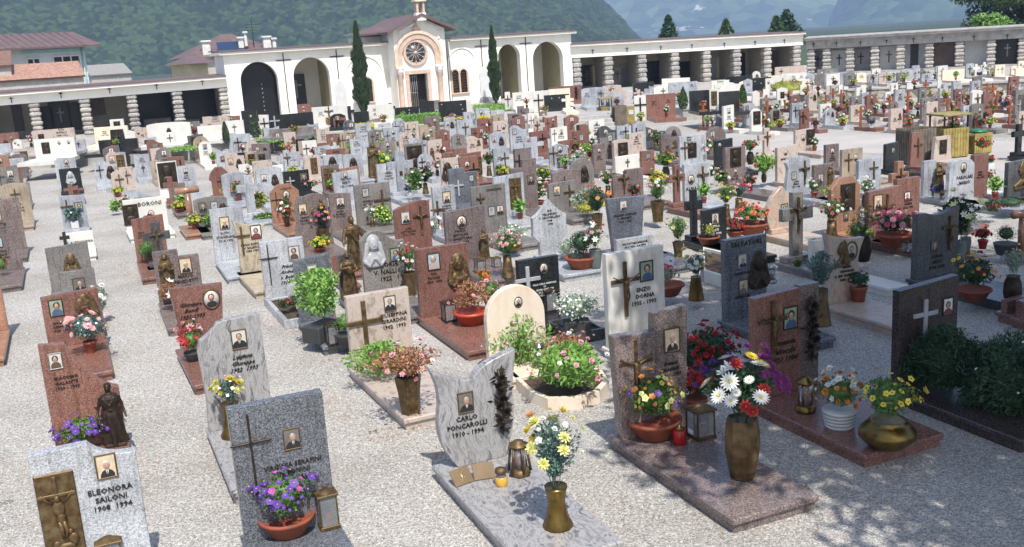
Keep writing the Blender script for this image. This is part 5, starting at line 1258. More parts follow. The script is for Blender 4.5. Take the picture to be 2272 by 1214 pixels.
            if SEP:
                b1 = MB(); b1.mats = b.mats+ctr.mats; b1.v = b.v; b1.f = b.f; b1.mi = b.mi; b1.sm = b.sm
                if kd in 'dpm': a0 = len(b1.v); b1.cur = 1; b1.lathe([(s_*.17, 0), (s_*.1, s_*.2)], 0, 0, 7); b1.xf(Matrix.Translation(p+d*s_*.1) @ d.to_track_quat('Z', 'Y').to_matrix().to_4x4(), a0)
                out.append((PN[c].replace(' ', '_')+'_bloom', b1.mesh('bloom'))); b = MB(); b.mat(PET[c]); continue
            if lod and kd in 'dp': a0 = len(ctr.v); ctr.lathe([(s_*.26, 0), (s_*.16, s_*.16)], 0, 0, 7); ctr.xf(Matrix.Translation(p+d*s_*.1) @ d.to_track_quat('Z', 'Y').to_matrix().to_4x4(), a0)
        if SEP: continue
        if n_ > 60: BIGB.append('x')
        out.append((PN[c].replace(' ', '_')+'_blooms', b.mesh('blooms')))
        if lod and kd in 'dp': out.append(('bloom_centres', ctr.mesh('bloom_centres')))
    for nm2, me in out:
        ob_ = put(nm2, me, t)
        if nm2.endswith('_blooms') and len(me.polygons) > 480: ob_['kind'] = 'stuff'
    t['_'] = 0; del t['_']
    return (t, out) if seed == -1 else t
# x y(foot px) vase vaseheight flowerwidth flowerheight(px) z(cm: 14 on slab, 0 ground) leaf shape : recipe
FLO = '''
640 1182 bowl 42 144 108 14 g ball : v84p m8p
518 968 flare 75 66 62 14 b ball : y8m l5m w16s s3s
912 915 hex 82 150 70 14 o wide : p12b w5b p4b
848 838 none 6 130 75 14 G wide : w2s
1238 1168 flare 92 120 160 14 b ball : l9m y6m w9b a2m
1648 1058 facet 132 175 130 14 d ball : w9d m30m r4m v16m y2d w3l
1452 968 bowl 42 112 100 14 g ball : o26p l30p y16p v10p
1545 925 pot 44 88 62 14 d ball : r46m
1862 946 basket 40 100 78 14 g ball : o24b w24b a8b
1968 990 round 62 118 100 14 g ball : y40p
718 752 box 36 116 140 14 G ball :
770 765 tub 25 50 50 14 g ball : r2s
1155 805 none 4 150 105 14 G blade : w8s
1265 868 none 4 175 115 14 G ball : p26b w12b r6s
1255 820 none 4 120 80 14 o ball : s20s
1230 836 none 4 60 40 20 j ball :
1280 735 box 26 110 62 14 s ball : w120s
1048 718 obowl 30 90 70 14 o ball : r12s p4b
1090 690 pot 26 60 45 14 g ball : p16b v8p
880 635 bowl 26 60 62 14 g ball : w2s
912 655 hex 52 46 62 14 g ball : w12b r3b p5b
845 612 pot 8 40 30 14 g ball : y6b
1128 615 dark 48 66 52 14 g ball : p30b w4s
1322 595 grey 42 46 58 14 g ball : p6b w6l h4b
1290 594 bowl 26 60 60 14 d ball : w3s
1258 580 none 6 40 50 14 s ball : l10s
1545 665 taper 52 62 54 14 b ball : l8m w12b y4m
1482 655 bowl 26 46 44 14 s ball : h16b r6b
1505 570 hex 34 52 62 14 g ball : l8b
1460 492 hex 46 52 52 14 g ball : w16b p5b
1320 490 none 20 40 40 14 d ball : y10m
1326 510 hex 36 52 66 14 d ball : a10m s5m
1572 542 bowl 18 46 34 14 y ball : l10s w6s
1630 525 bowl 14 56 26 14 d ball : r40b
1668 520 bowl 26 70 42 14 g ball : s30m a8m
1640 480 dark 40 44 44 14 b ball : p14b r4b
1612 488 dark 34 52 46 14 g ball : y14b w6b
1845 540 dark 50 64 50 14 g ball : w16b h12b p6b
1985 545 bowl 28 88 50 14 d ball : p26m h18m c4m
1915 580 urn 60 60 60 14 j wide : y4m
1808 580 pot 20 36 34 14 G ball : w8s
2120 595 grey 60 90 110 14 d ball : w12l l10l p8l
2142 560 grey 34 50 60 14 s wide : w6l l4b
2180 552 rpot 20 32 26 14 d ball : r16b
2230 565 tub 26 56 44 14 j ball : p4s
2160 665 bowl 26 90 75 14 d ball : o26p y20p r8b
2245 675 urn 64 56 66 14 s ball : w4s
1820 720 dark 80 78 90 14 b ball :
1905 668 pot 34 60 34 14 d ball : p5s
1810 640 none 6 20 20 14 g ball :
1770 600 none 6 20 20 14 g ball :
203 782 pot 26 90 66 14 b ball : p22d w18s h10s
230 700 none 10 34 60 14 s ball : w14m
192 992 none 12 130 66 14 g ball : v70p
430 800 tub 20 50 50 14 g ball : r14l
430 775 none 30 50 40 14 g ball : p16m w8b
380 690 none 20 50 50 14 o ball : w4l
402 650 none 8 30 30 14 b ball : v4s
330 585 none 8 44 50 14 g ball : r2s
130 640 none 20 30 44 14 g ball : r3s
168 506 wpot 16 44 36 14 b ball : w3s
20 548 rpot 5 24 36 14 d ball : r18b
8 612 none 8 30 40 14 g ball : r14b
286 490 pot 18 30 40 14 g ball : r10b w5s
258 478 none 6 28 32 0 G ball : w6s
408 465 round 16 30 30 14 G ball :
465 505 none 6 34 24 14 G ball : 
496 520 none 6 30 24 14 g ball :
575 475 none 8 50 46 14 y ball : p8b w3s
590 495 none 4 60 20 0 g ball : p4s
530 445 pot 12 32 32 14 g ball : o10b r6b w4s
635 493 pot 16 40 40 14 g ball : w10b
660 682 none 4 60 26 14 d ball : r18s
632 690 none 4 40 24 14 d ball : r14s
720 545 hex 40 46 44 14 d ball : h20b y6b p6b
706 540 none 10 34 44 14 g ball :
735 490 none 8 26 30 14 g ball : w8b r3b
850 500 none 8 44 38 14 G ball : y40s
860 500 none 8 44 18 14 G ball : l20s
690 420 pot 5 36 16 14 g ball : p20b
740 425 pot 12 26 16 14 G ball : y3s
770 382 grey 8 30 26 14 G ball : y10m
852 390 grey 8 46 48 14 G ball : y16m l6m
955 545 grey 14 56 52 14 s ball : w12l v14s
945 430 dark 24 50 40 14 d ball : p18b w6b
925 445 none 16 44 60 14 g ball : w14b p4b
920 470 none 8 30 20 14 y ball : w6s
1140 555 round 20 70 42 14 s ball : w50s
1075 640 pot 14 30 26 14 g ball : o10m
1110 390 pot 10 24 16 14 g ball : o5s
1086 390 dark 22 26 34 14 g ball : w4b r8b
1195 455 bowl 10 46 50 14 g ball : p26b w16b
1205 415 bowl 14 44 32 14 g ball : y16m
1302 470 none 10 60 44 14 s wide : 
1305 480 none 6 70 26 14 y ball : l30s
1350 440 dark 28 44 34 14 g ball : w12b p10b
1280 590 none 5 50 30 14 s ball :
1300 325 none 22 26 18 14 G ball : y24s
1302 350 pot 10 30 22 14 G ball : y34s
1285 380 none 10 50 36 14 s ball : w20b p8b
1375 315 none 6 24 30 14 s ball : l8b w6b
1378 348 none 6 28 30 14 G ball : w12b l8b
1460 425 pot 14 36 32 14 G ball : y16m l6m
1478 400 urn 30 54 34 14 g ball : y20b r12b
1455 330 dark 14 26 28 14 g ball : p5b w6b
1470 345 none 8 26 24 14 g ball :
1560 360 pot 10 54 50 14 g ball : p10l r6b w8b
1665 365 urn 28 36 28 14 g ball : r20b h8b
1695 405 urn 20 54 44 14 G wide : s5m
1600 420 none 12 36 36 14 g ball : w8b p10b
1580 400 none 8 30 26 14 g ball : w10b
1920 460 urn 28 34 36 14 g ball : w16b
2165 430 none 30 34 26 14 g ball : y12b
2190 420 none 20 30 22 14 g ball : r12b
2196 376 wpot 14 18 18 14 g ball : r12b
2180 350 none 20 36 22 14 g ball : r22b
2150 395 none 18 26 26 14 g ball : h10b
1900 560 none 30 50 40 14 g ball : y4m
1920 540 none 6 44 30 14 G ball : y10b
2240 470 none 6 80 30 14 j ball :
2202 480 none 6 50 36 14 d ball : r14b
2052 862 none 10 110 112 14 j bush :
2095 875 none 10 130 150 14 j bush :
2190 915 none 10 150 150 0 j bush :
2245 940 none 10 170 200 0 j bush : w6s
2325 950 none 10 150 190 0 j bush :
'''
sd_ = 0
for line in FLO.strip().split('\n'):
    a, rec = line.split(':'); a = a.split(); sd_ += 1; x, yb = float(a[0]), float(a[1]); z = float(a[6])/100
    p, su, sa2 = scl(x, yb, z); vh = float(a[3])/su; fw = float(a[4])/su*.96; fh = float(a[5])/su
    lod = 1 if p.y < 22 else 0; ln = {1238: (-.01, 0), 912: (-.12, -.03)}.get(int(x), (0, 0)) if yb > 900 else (0, 0)
    rc = rec.strip()
    if not lod: rc = ' '.join(q[0]+str(max(2, int(int(q[1:-1])*.8)))+q[-1] for q in rc.split())
    flowers((p.x, p.y, z), a[2], vh, fw, fh, rc, a[7], sd_, lod, a[8], lean=ln, yb_=yb, sect={1648: {'w': -2.3, 'm': .3, 'v': 1.9, 'r': -1.3, 'y': -.8, 'l': 2.8}}.get(int(x)) if yb > 900 else None)
# small bouquets for the further graves: a dozen kinds, copied
KINDS = [('pot', .12, .34, .24, 'y14b w5b', 'G'), ('urn', .22, .3, .26, 'r12b w6b', 'g'), ('dark', .2, .3, .24, 'p14b w5b', 'g'), ('bowl', .09, .4, .22, 'y18b', 'G'), ('pot', .14, .3, .3, 'w14b', 'g'),
         ('rpot', .14, .28, .22, 'r14b', 'd'), ('urn', .2, .34, .3, 'h8b w8b y4b', 'g'), ('bowl', .1, .42, .26, 'o12b y6b', 'g'), ('pot', .13, .34, .34, '', 'G'), ('dark', .2, .26, .3, 'w6b p4b', 's'), ('wpot', .12, .26, .2, 'v12b', 'g'), ('pot', .13, .3, .24, 's12b r4b', 'g')]
protos = []
for i, k in enumerate(KINDS):
    a_, o_ = None, None
    r_ = flowers((0, 0, 0), k[0], k[1], k[2], k[3], k[4], k[5], -1, 0); protos.append(r_); FL.pop()
used = [0]*len(KINDS)
def small(P, i):
    t0, out = protos[i]
    if used[i] == 0: used[i] = 1; t0.location = P; FL.append(dict(o=t0, vk=KINDS[i][0], rec=KINDS[i][4], P=Vector(P), leaf=KINDS[i][5], lod=0)); return
    flowers(P, KINDS[i][0], KINDS[i][1], KINDS[i][2], KINDS[i][3], KINDS[i][4], KINDS[i][5], i, 0, reuse=out)
for g in list(GR):
    if g['near'] == 0 or g['near'] == 1:
        if g['grp'].endswith('right') and RA.random() < .7:
            small((g['P'].x+RA.uniform(-.2, .3), g['P'].y-RA.uniform(.5, 1.1), .142 if g['shape'] != 'wood' else .142), RA.choice([1, 2, 3, 4, 5, 6, 7, 11]))
        pr = {'graves in rows on the gravel': .42, 'family tombs on the terrace': .5, 'graves with flowers at the right': .8}[g['grp']]
        if RA.random() < pr:
            yaw = g['o'].rotation_euler.z; d = Vector((math.sin(yaw), -math.cos(yaw), 0)); s_ = Vector((math.cos(yaw), math.sin(yaw), 0))
            zz = g['o'].location.z+(.142 if any(c.name.startswith(('slab', 'kerb')) for c in g['o'].children) else .002)
            p = g['P']+d*RA.uniform(.3, .8)+s_*RA.uniform(-.18, .18); small((p.x, p.y, zz), RA.choice([0, 0, 1, 2, 3, 4, 5, 6, 7, 8, 8, 9, 10, 11]))
for (px, py) in [(1930, 180), (1942, 178), (1960, 176), (1982, 178), (2005, 182), (2020, 176), (2050, 178), (2075, 176), (2130, 176), (2160, 174), (2205, 174), (1880, 182), (1900, 184), (1855, 178)]:
    p = G(px, py, TZ); small((p.x, p.y, TZ+.002), RA.choice([4, 5, 8, 8, 0]))
# ------------------------------------------------------------------ lanterns, candles, book
LN = []
def lantern(x, yb, kind, wp, hp, z=.14, desc=''):
    p, su, sa2 = scl(x, yb, z); h = hp/su; w_ = wp/su/2
    t = thing('lantern' if kind not in ('candle', 'jar') else 'grave_candle', '', 'lantern' if kind not in ('candle', 'jar') else 'candle', (p.x, p.y, z), YAW, 'lanterns and candles on the graves'); t['label'] = desc
    M_ = {'brass': brass, 'sq': bronze, 'dark': dbronze, 'flare': bronze, 'steel': steel}.get(kind, brass)
    if kind == 'candle':
        m = MB(); m.lathe([(w_*.9, 0), (w_, h*.04), (w_, h*.72), (w_*.9, h*.75)], 0, 0, 14); m.build('red_cup', redglass, t); m = MB(); m.lathe([(w_*.7, h*.751), (w_*.75, h*.85), (w_*.3, h*.9), (w_*.25, h)], 0, 0, 12); m.build('lid', brass, t); return
    if kind == 'jar':
        m = MB(); m.lathe([(w_*.9, 0), (w_, h*.05), (w_*.95, h*.45), (w_*.8, h*.5)], 0, 0, 14); m.build('wax', waxyel, t); m = MB(); m.lathe([(w_*.85, h*.501), (w_*.7, h*.6), (w_*.8, h*.7)], 0, 0, 14); m.build('glass_cup', glass, t); m = MB(); m.lathe([(w_*.9, h*.701), (w_*.95, h*.8), (w_*.85, h*.93), (w_*.4, h)], 0, 0, 14); m.build('lid', bronze, t); return
    if kind in ('brass', 'steel', 'flare'):
        n_ = 6 if kind == 'flare' else 20
        m = MB(); m.lathe([(w_*1.0, 0), (w_*1.02, h*.04), (w_*(1.0 if kind != 'flare' else .9), h*.14), (w_*.7, h*.2)], 0, 0, n_); m.build('lantern_base', M_, t)
        m = MB(); m.lathe([(w_*.62, h*.2), (w_*.62, h*.8)], 0, 0, n_); m.build('glass', glass, t)
        m = MB(); m.lathe([(w_*.28, h*.2), (w_*.28, h*.5)], 0, 0, 10); m.build('red_candle', redglass, t)
        m = MB()
        for k in range(6 if kind == 'flare' else 4): a = 2*PI*k/(6 if kind == 'flare' else 4)+.5; rb = w_*(.95 if kind == 'flare' else .68); m.tube([(rb*math.cos(a), rb*math.sin(a), h*.12), (w_*.68*math.cos(a), w_*.68*math.sin(a), h*.8)], w_*(.12 if kind == 'flare' else .07), 5)
        m.build('lantern_frame', M_, t)
        m = MB(); m.lathe([(w_*.7, h*.8), (w_*.95, h*.82), (w_*.9, h*.87), (w_*.5, h*.93), (w_*.45, h*.97), (w_*.2, h)], 0, 0, n_); m.build('lantern_top', M_, t)
    else:
        b = w_*.92; e = w_*.14
        m = MB(); m.bbox(-w_, w_, -w_, w_, 0, h*.1, .004); m.build('lantern_base', M_, t)
        m = MB()
        for sx in (-1, 1):
            for sy in (-1, 1): m.box(sx*b-e*(sx > 0), sx*b+e*(sx < 0), sy*b-e*(sy > 0), sy*b+e*(sy < 0), h*.1, h*.84)
        m.build('lantern_frame', M_, t); m = MB(); m.box(-b+e*.5, b-e*.5, -b+e*.5, b-e*.5, h*.101, h*.839); m.build('glass', glass, t)
        m = MB(); m.lathe([(w_*.3, h*.1), (w_*.3, h*.4)], 0, 0, 10); m.build('red_candle', redglass, t)
        m = MB(); m.bbox(-w_*1.08, w_*1.08, -w_*1.08, w_*1.08, h*.84, h*.9, .004); m.lathe([(w_*1.1, h*.9), (w_*.45, h*.97), (w_*.3, h)], 0, 0, 4, twist=0, facet=True); m.build('lantern_top', M_, t)
LN_ = '''250 1262 sq 50 78|square bronze lantern at the foot of the light granite stone with the relief panel
730 1168 sq 42 88|square bronze lantern beside the purple pansies in front
575 915 dark 34 52|dark lantern behind the yellow flowers of the striped grey stone
1154 1052 flare 50 78|flared bronze lantern with red candle on the tulip shaped grave
1113 1076 jar 27 40|jar candle with yellow wax beside the open bronze book
1787 912 brass 42 78|round brass lantern at the foot of the shaded red two-tone stone
1555 968 sq 48 72|dark square lantern between the pansy bowl and the tall bouquet
1508 985 candle 28 44|red candle with gold lid at the edge of the purple slab
740 764 dark 28 54|bronze lantern with red candle in front of the bright green bush
1198 812 steel 26 52|steel lantern standing in the flower bed of the cream arched stone
997 712 dark 28 48|dark round lantern at the corner of the red praying figure stone
1220 690 dark 32 54|dark square lantern before the black granite stone
847 630 sq 24 32|small lantern with red candle at the grey wavy stone
562 600 brass 20 40|brass lantern on the swirled beige grave
518 572 dark 16 34|dark lantern with red candle against the light granite stone
673 535 sq 22 32|small bronze lantern on the grave beside the pink bouquet vase
930 552 sq 24 34|small bronze lantern below the brown red curved stone
1066 605 sq 22 34|small lantern with red light on the dark slab in the middle
1102 592 sq 18 24|white fronted small lantern in the middle rows
1712 628 steel 22 42|pale lantern on the slab right of the blue-grey granite stone
1245 372 sq 18 24|small grey lantern far behind near the gabled white stone
1655 400 dark 14 18|tiny lantern on the slab of the purple relief stone
1138 470 dark 20 26|little black lantern at the foot of the speckled white stone
2010 560 dark 14 26|dark lantern at the pink flower bowl'''
for line in LN_.split('\n'):
    a, d_ = line.split('|'); a = a.split(); lantern(float(a[0]), float(a[1]), a[2], float(a[3]), float(a[4]), .14, d_)
# the tulip shaped grave with its own long slab
p = G(1062, 1022, .14); su = scl(1062, 1022, .14)
grave(p, 182/su[2]*.98, 232/su[1], 's', 'tulip', 'P38.60.20 T38.38.52 F78.56.60', 'CARLO/PONCAROLLI/1910 - 1994', near=2, L=2.05, slabw=.86)
BKM = plain('book_bronze', '#75624a', .7, .25)
bt = thing('bronze_book', 'open bronze book with gold lily leaning at the foot of the tulip stone', 'book', tuple(G(1052, 1068, .14)), YAW)
m = MB(); m.bbox(-.2, -.002, -.015, .0, 0, .16, .004); m.xf(Matrix.Rotation(.2, 4, 'Z') @ Matrix.Rotation(-.75, 4, 'X')); m.build('page', BKM, bt)
m = MB(); m.bbox(.002, .2, -.015, .0, 0, .16, .004); m.xf(Matrix.Rotation(-.2, 4, 'Z') @ Matrix.Rotation(-.75, 4, 'X')); m.build('page', BKM, bt)
m = MB(); m.tube([(-.12, -.02, .03), (-.1, -.022, .08), (-.12, -.02, .13)], .004, 5)
for k in range(6): m.quad((-.12+.02*(k % 3), -.024, .03+.018*k), (.018, 0, .012), (.004, 0, .012))
m.xf(Matrix.Rotation(.2, 4, 'Z') @ Matrix.Rotation(-.75, 4, 'X')); m.build('lily', plain('gold', '#d9c88a', .3, .8), bt)
# cream kerb bed, red flower bed, white kerb
def bed(label, quadpx, mat_, h, z=0, soil=True, group=None):
    P4 = [G(x, y, h) for x, y in quadpx]; c = sum(P4, Vector())/len(P4); t = thing('flower_bed', label, 'flower bed', (c.x, c.y, 0))
    n_ = len(P4); m = MB(); out = [(p.x-c.x, p.y-c.y) for p in P4]; inn = [(x*.88, y*.9) for x, y in out]
    vs = [(x, y, 0) for x, y in out]+[(x, y, h) for x, y in out]+[(x, y, h) for x, y in inn]+[(x, y, h-.05) for x, y in inn]; fs = []
    for i in range(n_): j = (i+1) % n_; fs += [(i, j, n_+j, n_+i), (n_+i, n_+j, 2*n_+j, 2*n_+i), (2*n_+i, 2*n_+j, 3*n_+j, 3*n_+i)]
    m.add(vs, fs); m.build('kerb', mat_, t); m = MB(); m.add([(x, y, h-.049) for x, y in inn], [tuple(range(n_))]); m.build('soil', plain('soil', '#4a3b2c'), t); return t
bed('cream marble kerb bed with rounded front full of green plants', [(1088, 790), (1140, 835), (1175, 868), (1215, 885), (1280, 883), (1330, 868), (1351, 845), (1335, 820), (1220, 768)], STONE['c'], .14)
bed('pale kerb box holding red flowers behind the two-piece purple stone', [(1495, 800), (1545, 832), (1655, 800), (1595, 768)], STONE['w'], .2)
flowers(tuple(G(1572, 806, .16)), 'none', .02, 110/150, 62/150, 'r60b', 'd', 77, 1, 'ball')
flowers(tuple(G(1535, 812, .16)), 'none', .02, 70/150, 50/150, 'r30b', 'd', 78, 1, 'ball')
bed('low dark kerb around the white blossoming cushion plant', [(1212, 712), (1270, 742), (1342, 728), (1285, 700)], STONE['d'], .16)
bed('pale grey kerb box in front of the dark stone with a bronze cross', [(1560, 548), (1562, 600), (1612, 615), (1614, 560)], STONE['w'], .2)
# ------------------------------------------------------------------ bins, planter, hedge
woodb = plain('greenish_wood', '#8d7f52', .8, 0, .25, 5.); woodg = plain('grey_wood', '#6f6558', .85, 0, .25, 5.); woody = plain('yellow_wood', '#9c8a4e', .8, 0, .25, 5.)
def bin_(label, x, yb, wp, hp, mt, lid=None, z=0.):
    p, su, sa2 = scl(x, yb, z); w_ = wp/su*.93; h = hp/su; t = thing('waste_bin', label, 'waste bin', tuple(p), .15); n_ = 9
    m = MB()
    for i in range(n_):
        a = -w_/2+w_*i/n_; m.bbox(a+.004, a+w_/n_-.004, -w_/2, -w_/2+.03, .03, h, .004); m.bbox(a+.004, a+w_/n_-.004, w_/2-.03, w_/2, .03, h, .004)
        m.bbox(-w_/2, -w_/2+.03, a+.004+.03, a+w_/n_-.004+.0, .03, h, .004); m.bbox(w_/2-.03, w_/2, a+.034, a+w_/n_-.004, .03, h, .004)
    m.build('slatted_body', mt, t); m = MB(); m.box(-w_/2+.031, w_/2-.031, -w_/2+.031, w_/2-.031, 0, h*.93); m.build('liner', iron, t)
    if lid == 'frame':
        m = MB()
        for sx in (-1, 1):
            for sy in (-1, 1): m.box(sx*(w_/2-.04)-.02, sx*(w_/2-.04)+.02, sy*(w_/2-.04)-.02, sy*(w_/2-.04)+.02, h*.9, h+.35)
        m.build('canopy_post', iron, t); m = MB(); m.bbox(-w_/2-.05, w_/2+.05, -w_/2-.05, w_/2+.05, h+.351, h+.41, .01); m.build('canopy', woodb, t)
    if lid == 'green': m = MB(); m.lathe([(w_*.45, h+.002), (w_*.43, h+.07), (w_*.2, h+.1), (w_*.05, h+.12)], 0, 0, 16); m.build('green_lid', plain('green_lid', '#1f6a4a', .4), t)
    if lid == 'sign': m = MB(); m.box(-.12, .12, -w_/2-.01, -w_/2-.001, h*.6, h*.85); m.build('notice', whitepot, t)
bin_('grey-brown wooden waste bin, leftmost of the three below the steps wall', 1345, 272, 28, 36, woodb, 'frame')
bin_('grey slatted wooden waste bin in the middle of the three', 1375, 280, 30, 46, woodg, None)
bin_('yellowish wooden waste bin with a white notice, rightmost of the three', 1398, 277, 24, 40, woody, 'sign')
bin_('large weathered grey wooden bin behind the narrow red stone', 2030, 362, 66, 78, woodg, None)
bin_('large yellow-green slatted bin with a canopy on posts', 2102, 348, 66, 66, woody, 'frame')
bin_('small slatted wooden bin with a green lid', 2168, 340, 46, 46, woody, 'green')
p, su, _ = scl(1098, 284, 0); t = thing('stone_trough', 'pale grey stone trough on a plinth in front of the lawn', 'trough', tuple(p), .05)
m = MB(); m.bbox(-.45, .45, -.35, .35, 0, .5, .02); m.build('plinth', STONE['m'], t); m = MB(); m.bbox(-.5, .5, -.4, .4, .502, .86, .03); m.build('trough_body', STONE['g'], t)
def leafcloud(m, c, r3, n_, s, r, flat=0., up=0.):
    for _ in range(n_):
        th_, ph = r.uniform(0, 6.283), math.acos(r.uniform(-1, 1)); d = Vector((math.sin(ph)*math.cos(th_), math.sin(ph)*math.sin(th_), math.cos(ph))); q = r.random()**.33
        p = Vector(c)+Vector((d.x*r3[0]*q, d.y*r3[1]*q, d.z*r3[2]*q)); u = (Vector((r.gauss(0, 1), r.gauss(0, 1), r.gauss(0, 1)+up))).normalized(); v = u.cross(Vector((r.gauss(0, 1), r.gauss(0, 1), r.gauss(0, 1)))).normalized(); ss = s*r.uniform(.6, 1.3)
        m.quad(p, u*ss, v*ss*.7)
RT = random.Random(11)
# hedge
a, b = G(878, 280, TZ), G(976, 272, TZ); d = (b-a); Lh = d.length; d.normalize(); t = thing('hedge', 'clipped bright green box hedge in front of a dark tomb', 'hedge', tuple(a), math.atan2(d.y, d.x))
m = MB(); 
for i in range(2600):
    x, z = RT.uniform(0, Lh), RT.uniform(0, .46); f_ = RT.choice([0, 0, 1, 2]); y = -.3 if f_ == 0 else (.3 if f_ == 1 else RT.uniform(-.3, .3)); z = z if f_ < 2 else .46
    m.quad((x+RT.gauss(0, .01), y+RT.gauss(0, .02), z+RT.gauss(0, .015)), (RT.gauss(0, .03), RT.gauss(0, .02), RT.gauss(0, .03)+.02), (RT.gauss(0, .03), RT.gauss(0, .03), RT.gauss(0, .03)))
m.box(.02, Lh-.02, -.27, .27, 0, .43); m.build('foliage', lf['G'], t)
# topiaries, small cypress in pots
def cone(px, py, wp, hp, z, label, mt, kind='plant'):
    p, su, _ = scl(px, py, z); h = hp/su; w_ = wp/su/2; t = thing('shrub' if kind == 'plant' else kind, label, 'shrub', tuple(p)); m = MB()
    for i in range(1400):
        zz = RT.random()**.8; rr = w_*(math.sin(PI*min(1, .2+.8*zz))**.6)*(1-.3*zz)*RT.uniform(.8, 1.05); a = RT.uniform(0, 6.28); m.quad((rr*math.cos(a), rr*math.sin(a), .1+zz*h), (RT.gauss(0, .02), RT.gauss(0, .02), .06), (RT.gauss(0, .03), RT.gauss(0, .03), 0))
    m.lathe([(w_*.4, .05), (w_*.75, h*.3), (w_*.6, h*.7), (.02, h*.98)], 0, 0, 10); m.build('foliage', mt, t); m = MB(); m.lathe([(w_*.6, 0), (w_*.8, .12)], 0, 0, 12); m.build('pot', darkpot, t)
cone(1516, 242, 22, 40, TZ, 'rounded dark green topiary beside the black tomb', lf['t']); cone(1648, 236, 20, 42, TZ, 'columnar dark green topiary right of the two black tombs', lf['t'])
cone(503, 318, 15, 42, TZ, 'small pointed cypress in a grey pot', lf['c']); cone(568, 305, 22, 44, TZ, 'bushy dark conifer in a grey pot', lf['c'])
cone(1750, 205, 120, 22, TZ, 'low spreading yellow green shrub between white tombs', lf['y'])
# lawn patches, hedgelets, yellow flower borders on the terrace
def strip(name, pxs, z, mt, n_, s, h, kind='stuff', extra=None):
    poly = [G(x, y, z) for x, y in pxs]; xs = [p.x for p in poly]; ys = [p.y for p in poly]; m = MB(); m.mat(mt); pl = [(p.x, p.y) for p in poly]; k = 0
    while k < n_:
        x, y = RT.uniform(min(xs), max(xs)), RT.uniform(min(ys), max(ys))
        if not inpoly(x, y, pl): continue
        k += 1; m.quad((x, y, z+RT.uniform(0, h)), (RT.gauss(0, s), RT.gauss(0, s), abs(RT.gauss(0, s))), (RT.gauss(0, s), RT.gauss(0, s), RT.gauss(0, s*.5)))
        if extra and RT.random() < extra[1]: m.mat(extra[0]); bloom(m, 'b', (x, y, z+h*1.05), (0, -.3, 1), .045, RT); m.mat(mt)
    o = m.build(name, None); o['kind'] = kind; return o
strip('lawn', [(1055, 252), (1050, 236), (1130, 232), (1135, 247)], TZ, lf['G'], 6000, .05, .07)
strip('flower_border', [(985, 272), (985, 266), (1085, 262), (1085, 268)], TZ, lf['g'], 900, .04, .12, extra=(PET['y'], .3))
strip('flower_border', [(765, 290), (765, 282), (830, 278), (830, 290)], TZ, lf['g'], 700, .04, .14, extra=(PET['y'], .3))
strip('ground_cover', [(560, 310), (700, 292), (705, 298), (600, 318)], TZ, lf['G'], 1500, .04, .06)
strip('ground_cover', [(330, 335), (450, 322), (450, 330), (340, 342)], TZ, lf['G'], 1500, .04, .06)
# weeds, dry grass tufts and pebbles on the gravel
m = MB(); m.mat(lf['o'])
for i in range(700):
    px, py = RT.uniform(0, 2272), RT.uniform(480, 1210)
    if RT.random() < .5: px, py = RT.choice([(300, 600), (20, 690), (610, 30+690), (290, 900), (1000, 1000), (730, 900), (240, 470), (430, 480), (1220, 770), (850, 960)]); px += RT.gauss(0, 28); py += RT.gauss(0, 14)
    p = G(px, py)
    for q in range(RT.randint(3, 9)): a = RT.uniform(0, 6.28); l_ = RT.uniform(.02, .07); x, y = p.x+RT.gauss(0, .04), p.y+RT.gauss(0, .04); m.add([(x-.002, y, 0), (x+.002, y, 0), (x+l_*math.cos(a), y+l_*math.sin(a), RT.uniform(.01, .04))], [(0, 1, 2)])
struct(m.build('dry_grass', None), 'stuff')
m = MB(); m.mat(lf['g'])
for (px, py) in [(18, 1117), (1490, 1070), (1790, 1120), (1010, 985), (830, 960), (1020, 1110), (1120, 860), (700, 720), (1880, 700), (1180, 1190), (860, 880), (1780, 1085)]:
    p = G(px, py); leafcloud(m, (p.x, p.y, .015), (.08, .05, .02), 40, .012, RT)
struct(m.build('weeds', None), 'stuff')
m = MB(); PB = [plain('pebble', '#b5afa6', .9, 0, .25, 3.), plain('pebble_dark', '#8d8780', .9), plain('pebble_light', '#c6c2bb', .9)]
cnt = 0
while cnt < 26000:
    s = 6.6+RT.random()**1.5*14; ac = RT.uniform(-5, 12); X, Y = ac*ca-s*sa_, ac*sa_+s*ca; px, py = proj(Vector((X, Y, 0)))
    cnt += 1
    if not (-20 < px < 2290 and py < 1240): continue
    m.mat(RT.choice(PB)); r_ = RT.uniform(.004, .012); z = r_*.5; a = RT.uniform(0, 3)
    cs, sn = math.cos(a)*r_, math.sin(a)*r_
    m.add([(X+cs, Y+sn, 0), (X-sn*.8, Y+cs*.8, 0), (X-cs, Y-sn, 0), (X+sn*.8, Y-cs*.8, 0), (X+cs*.2, Y+sn*.2, r_*1.1)], [(0, 1, 4), (1, 2, 4), (2, 3, 4), (3, 0, 4)])
struct(m.build('loose_gravel', None), 'stuff')
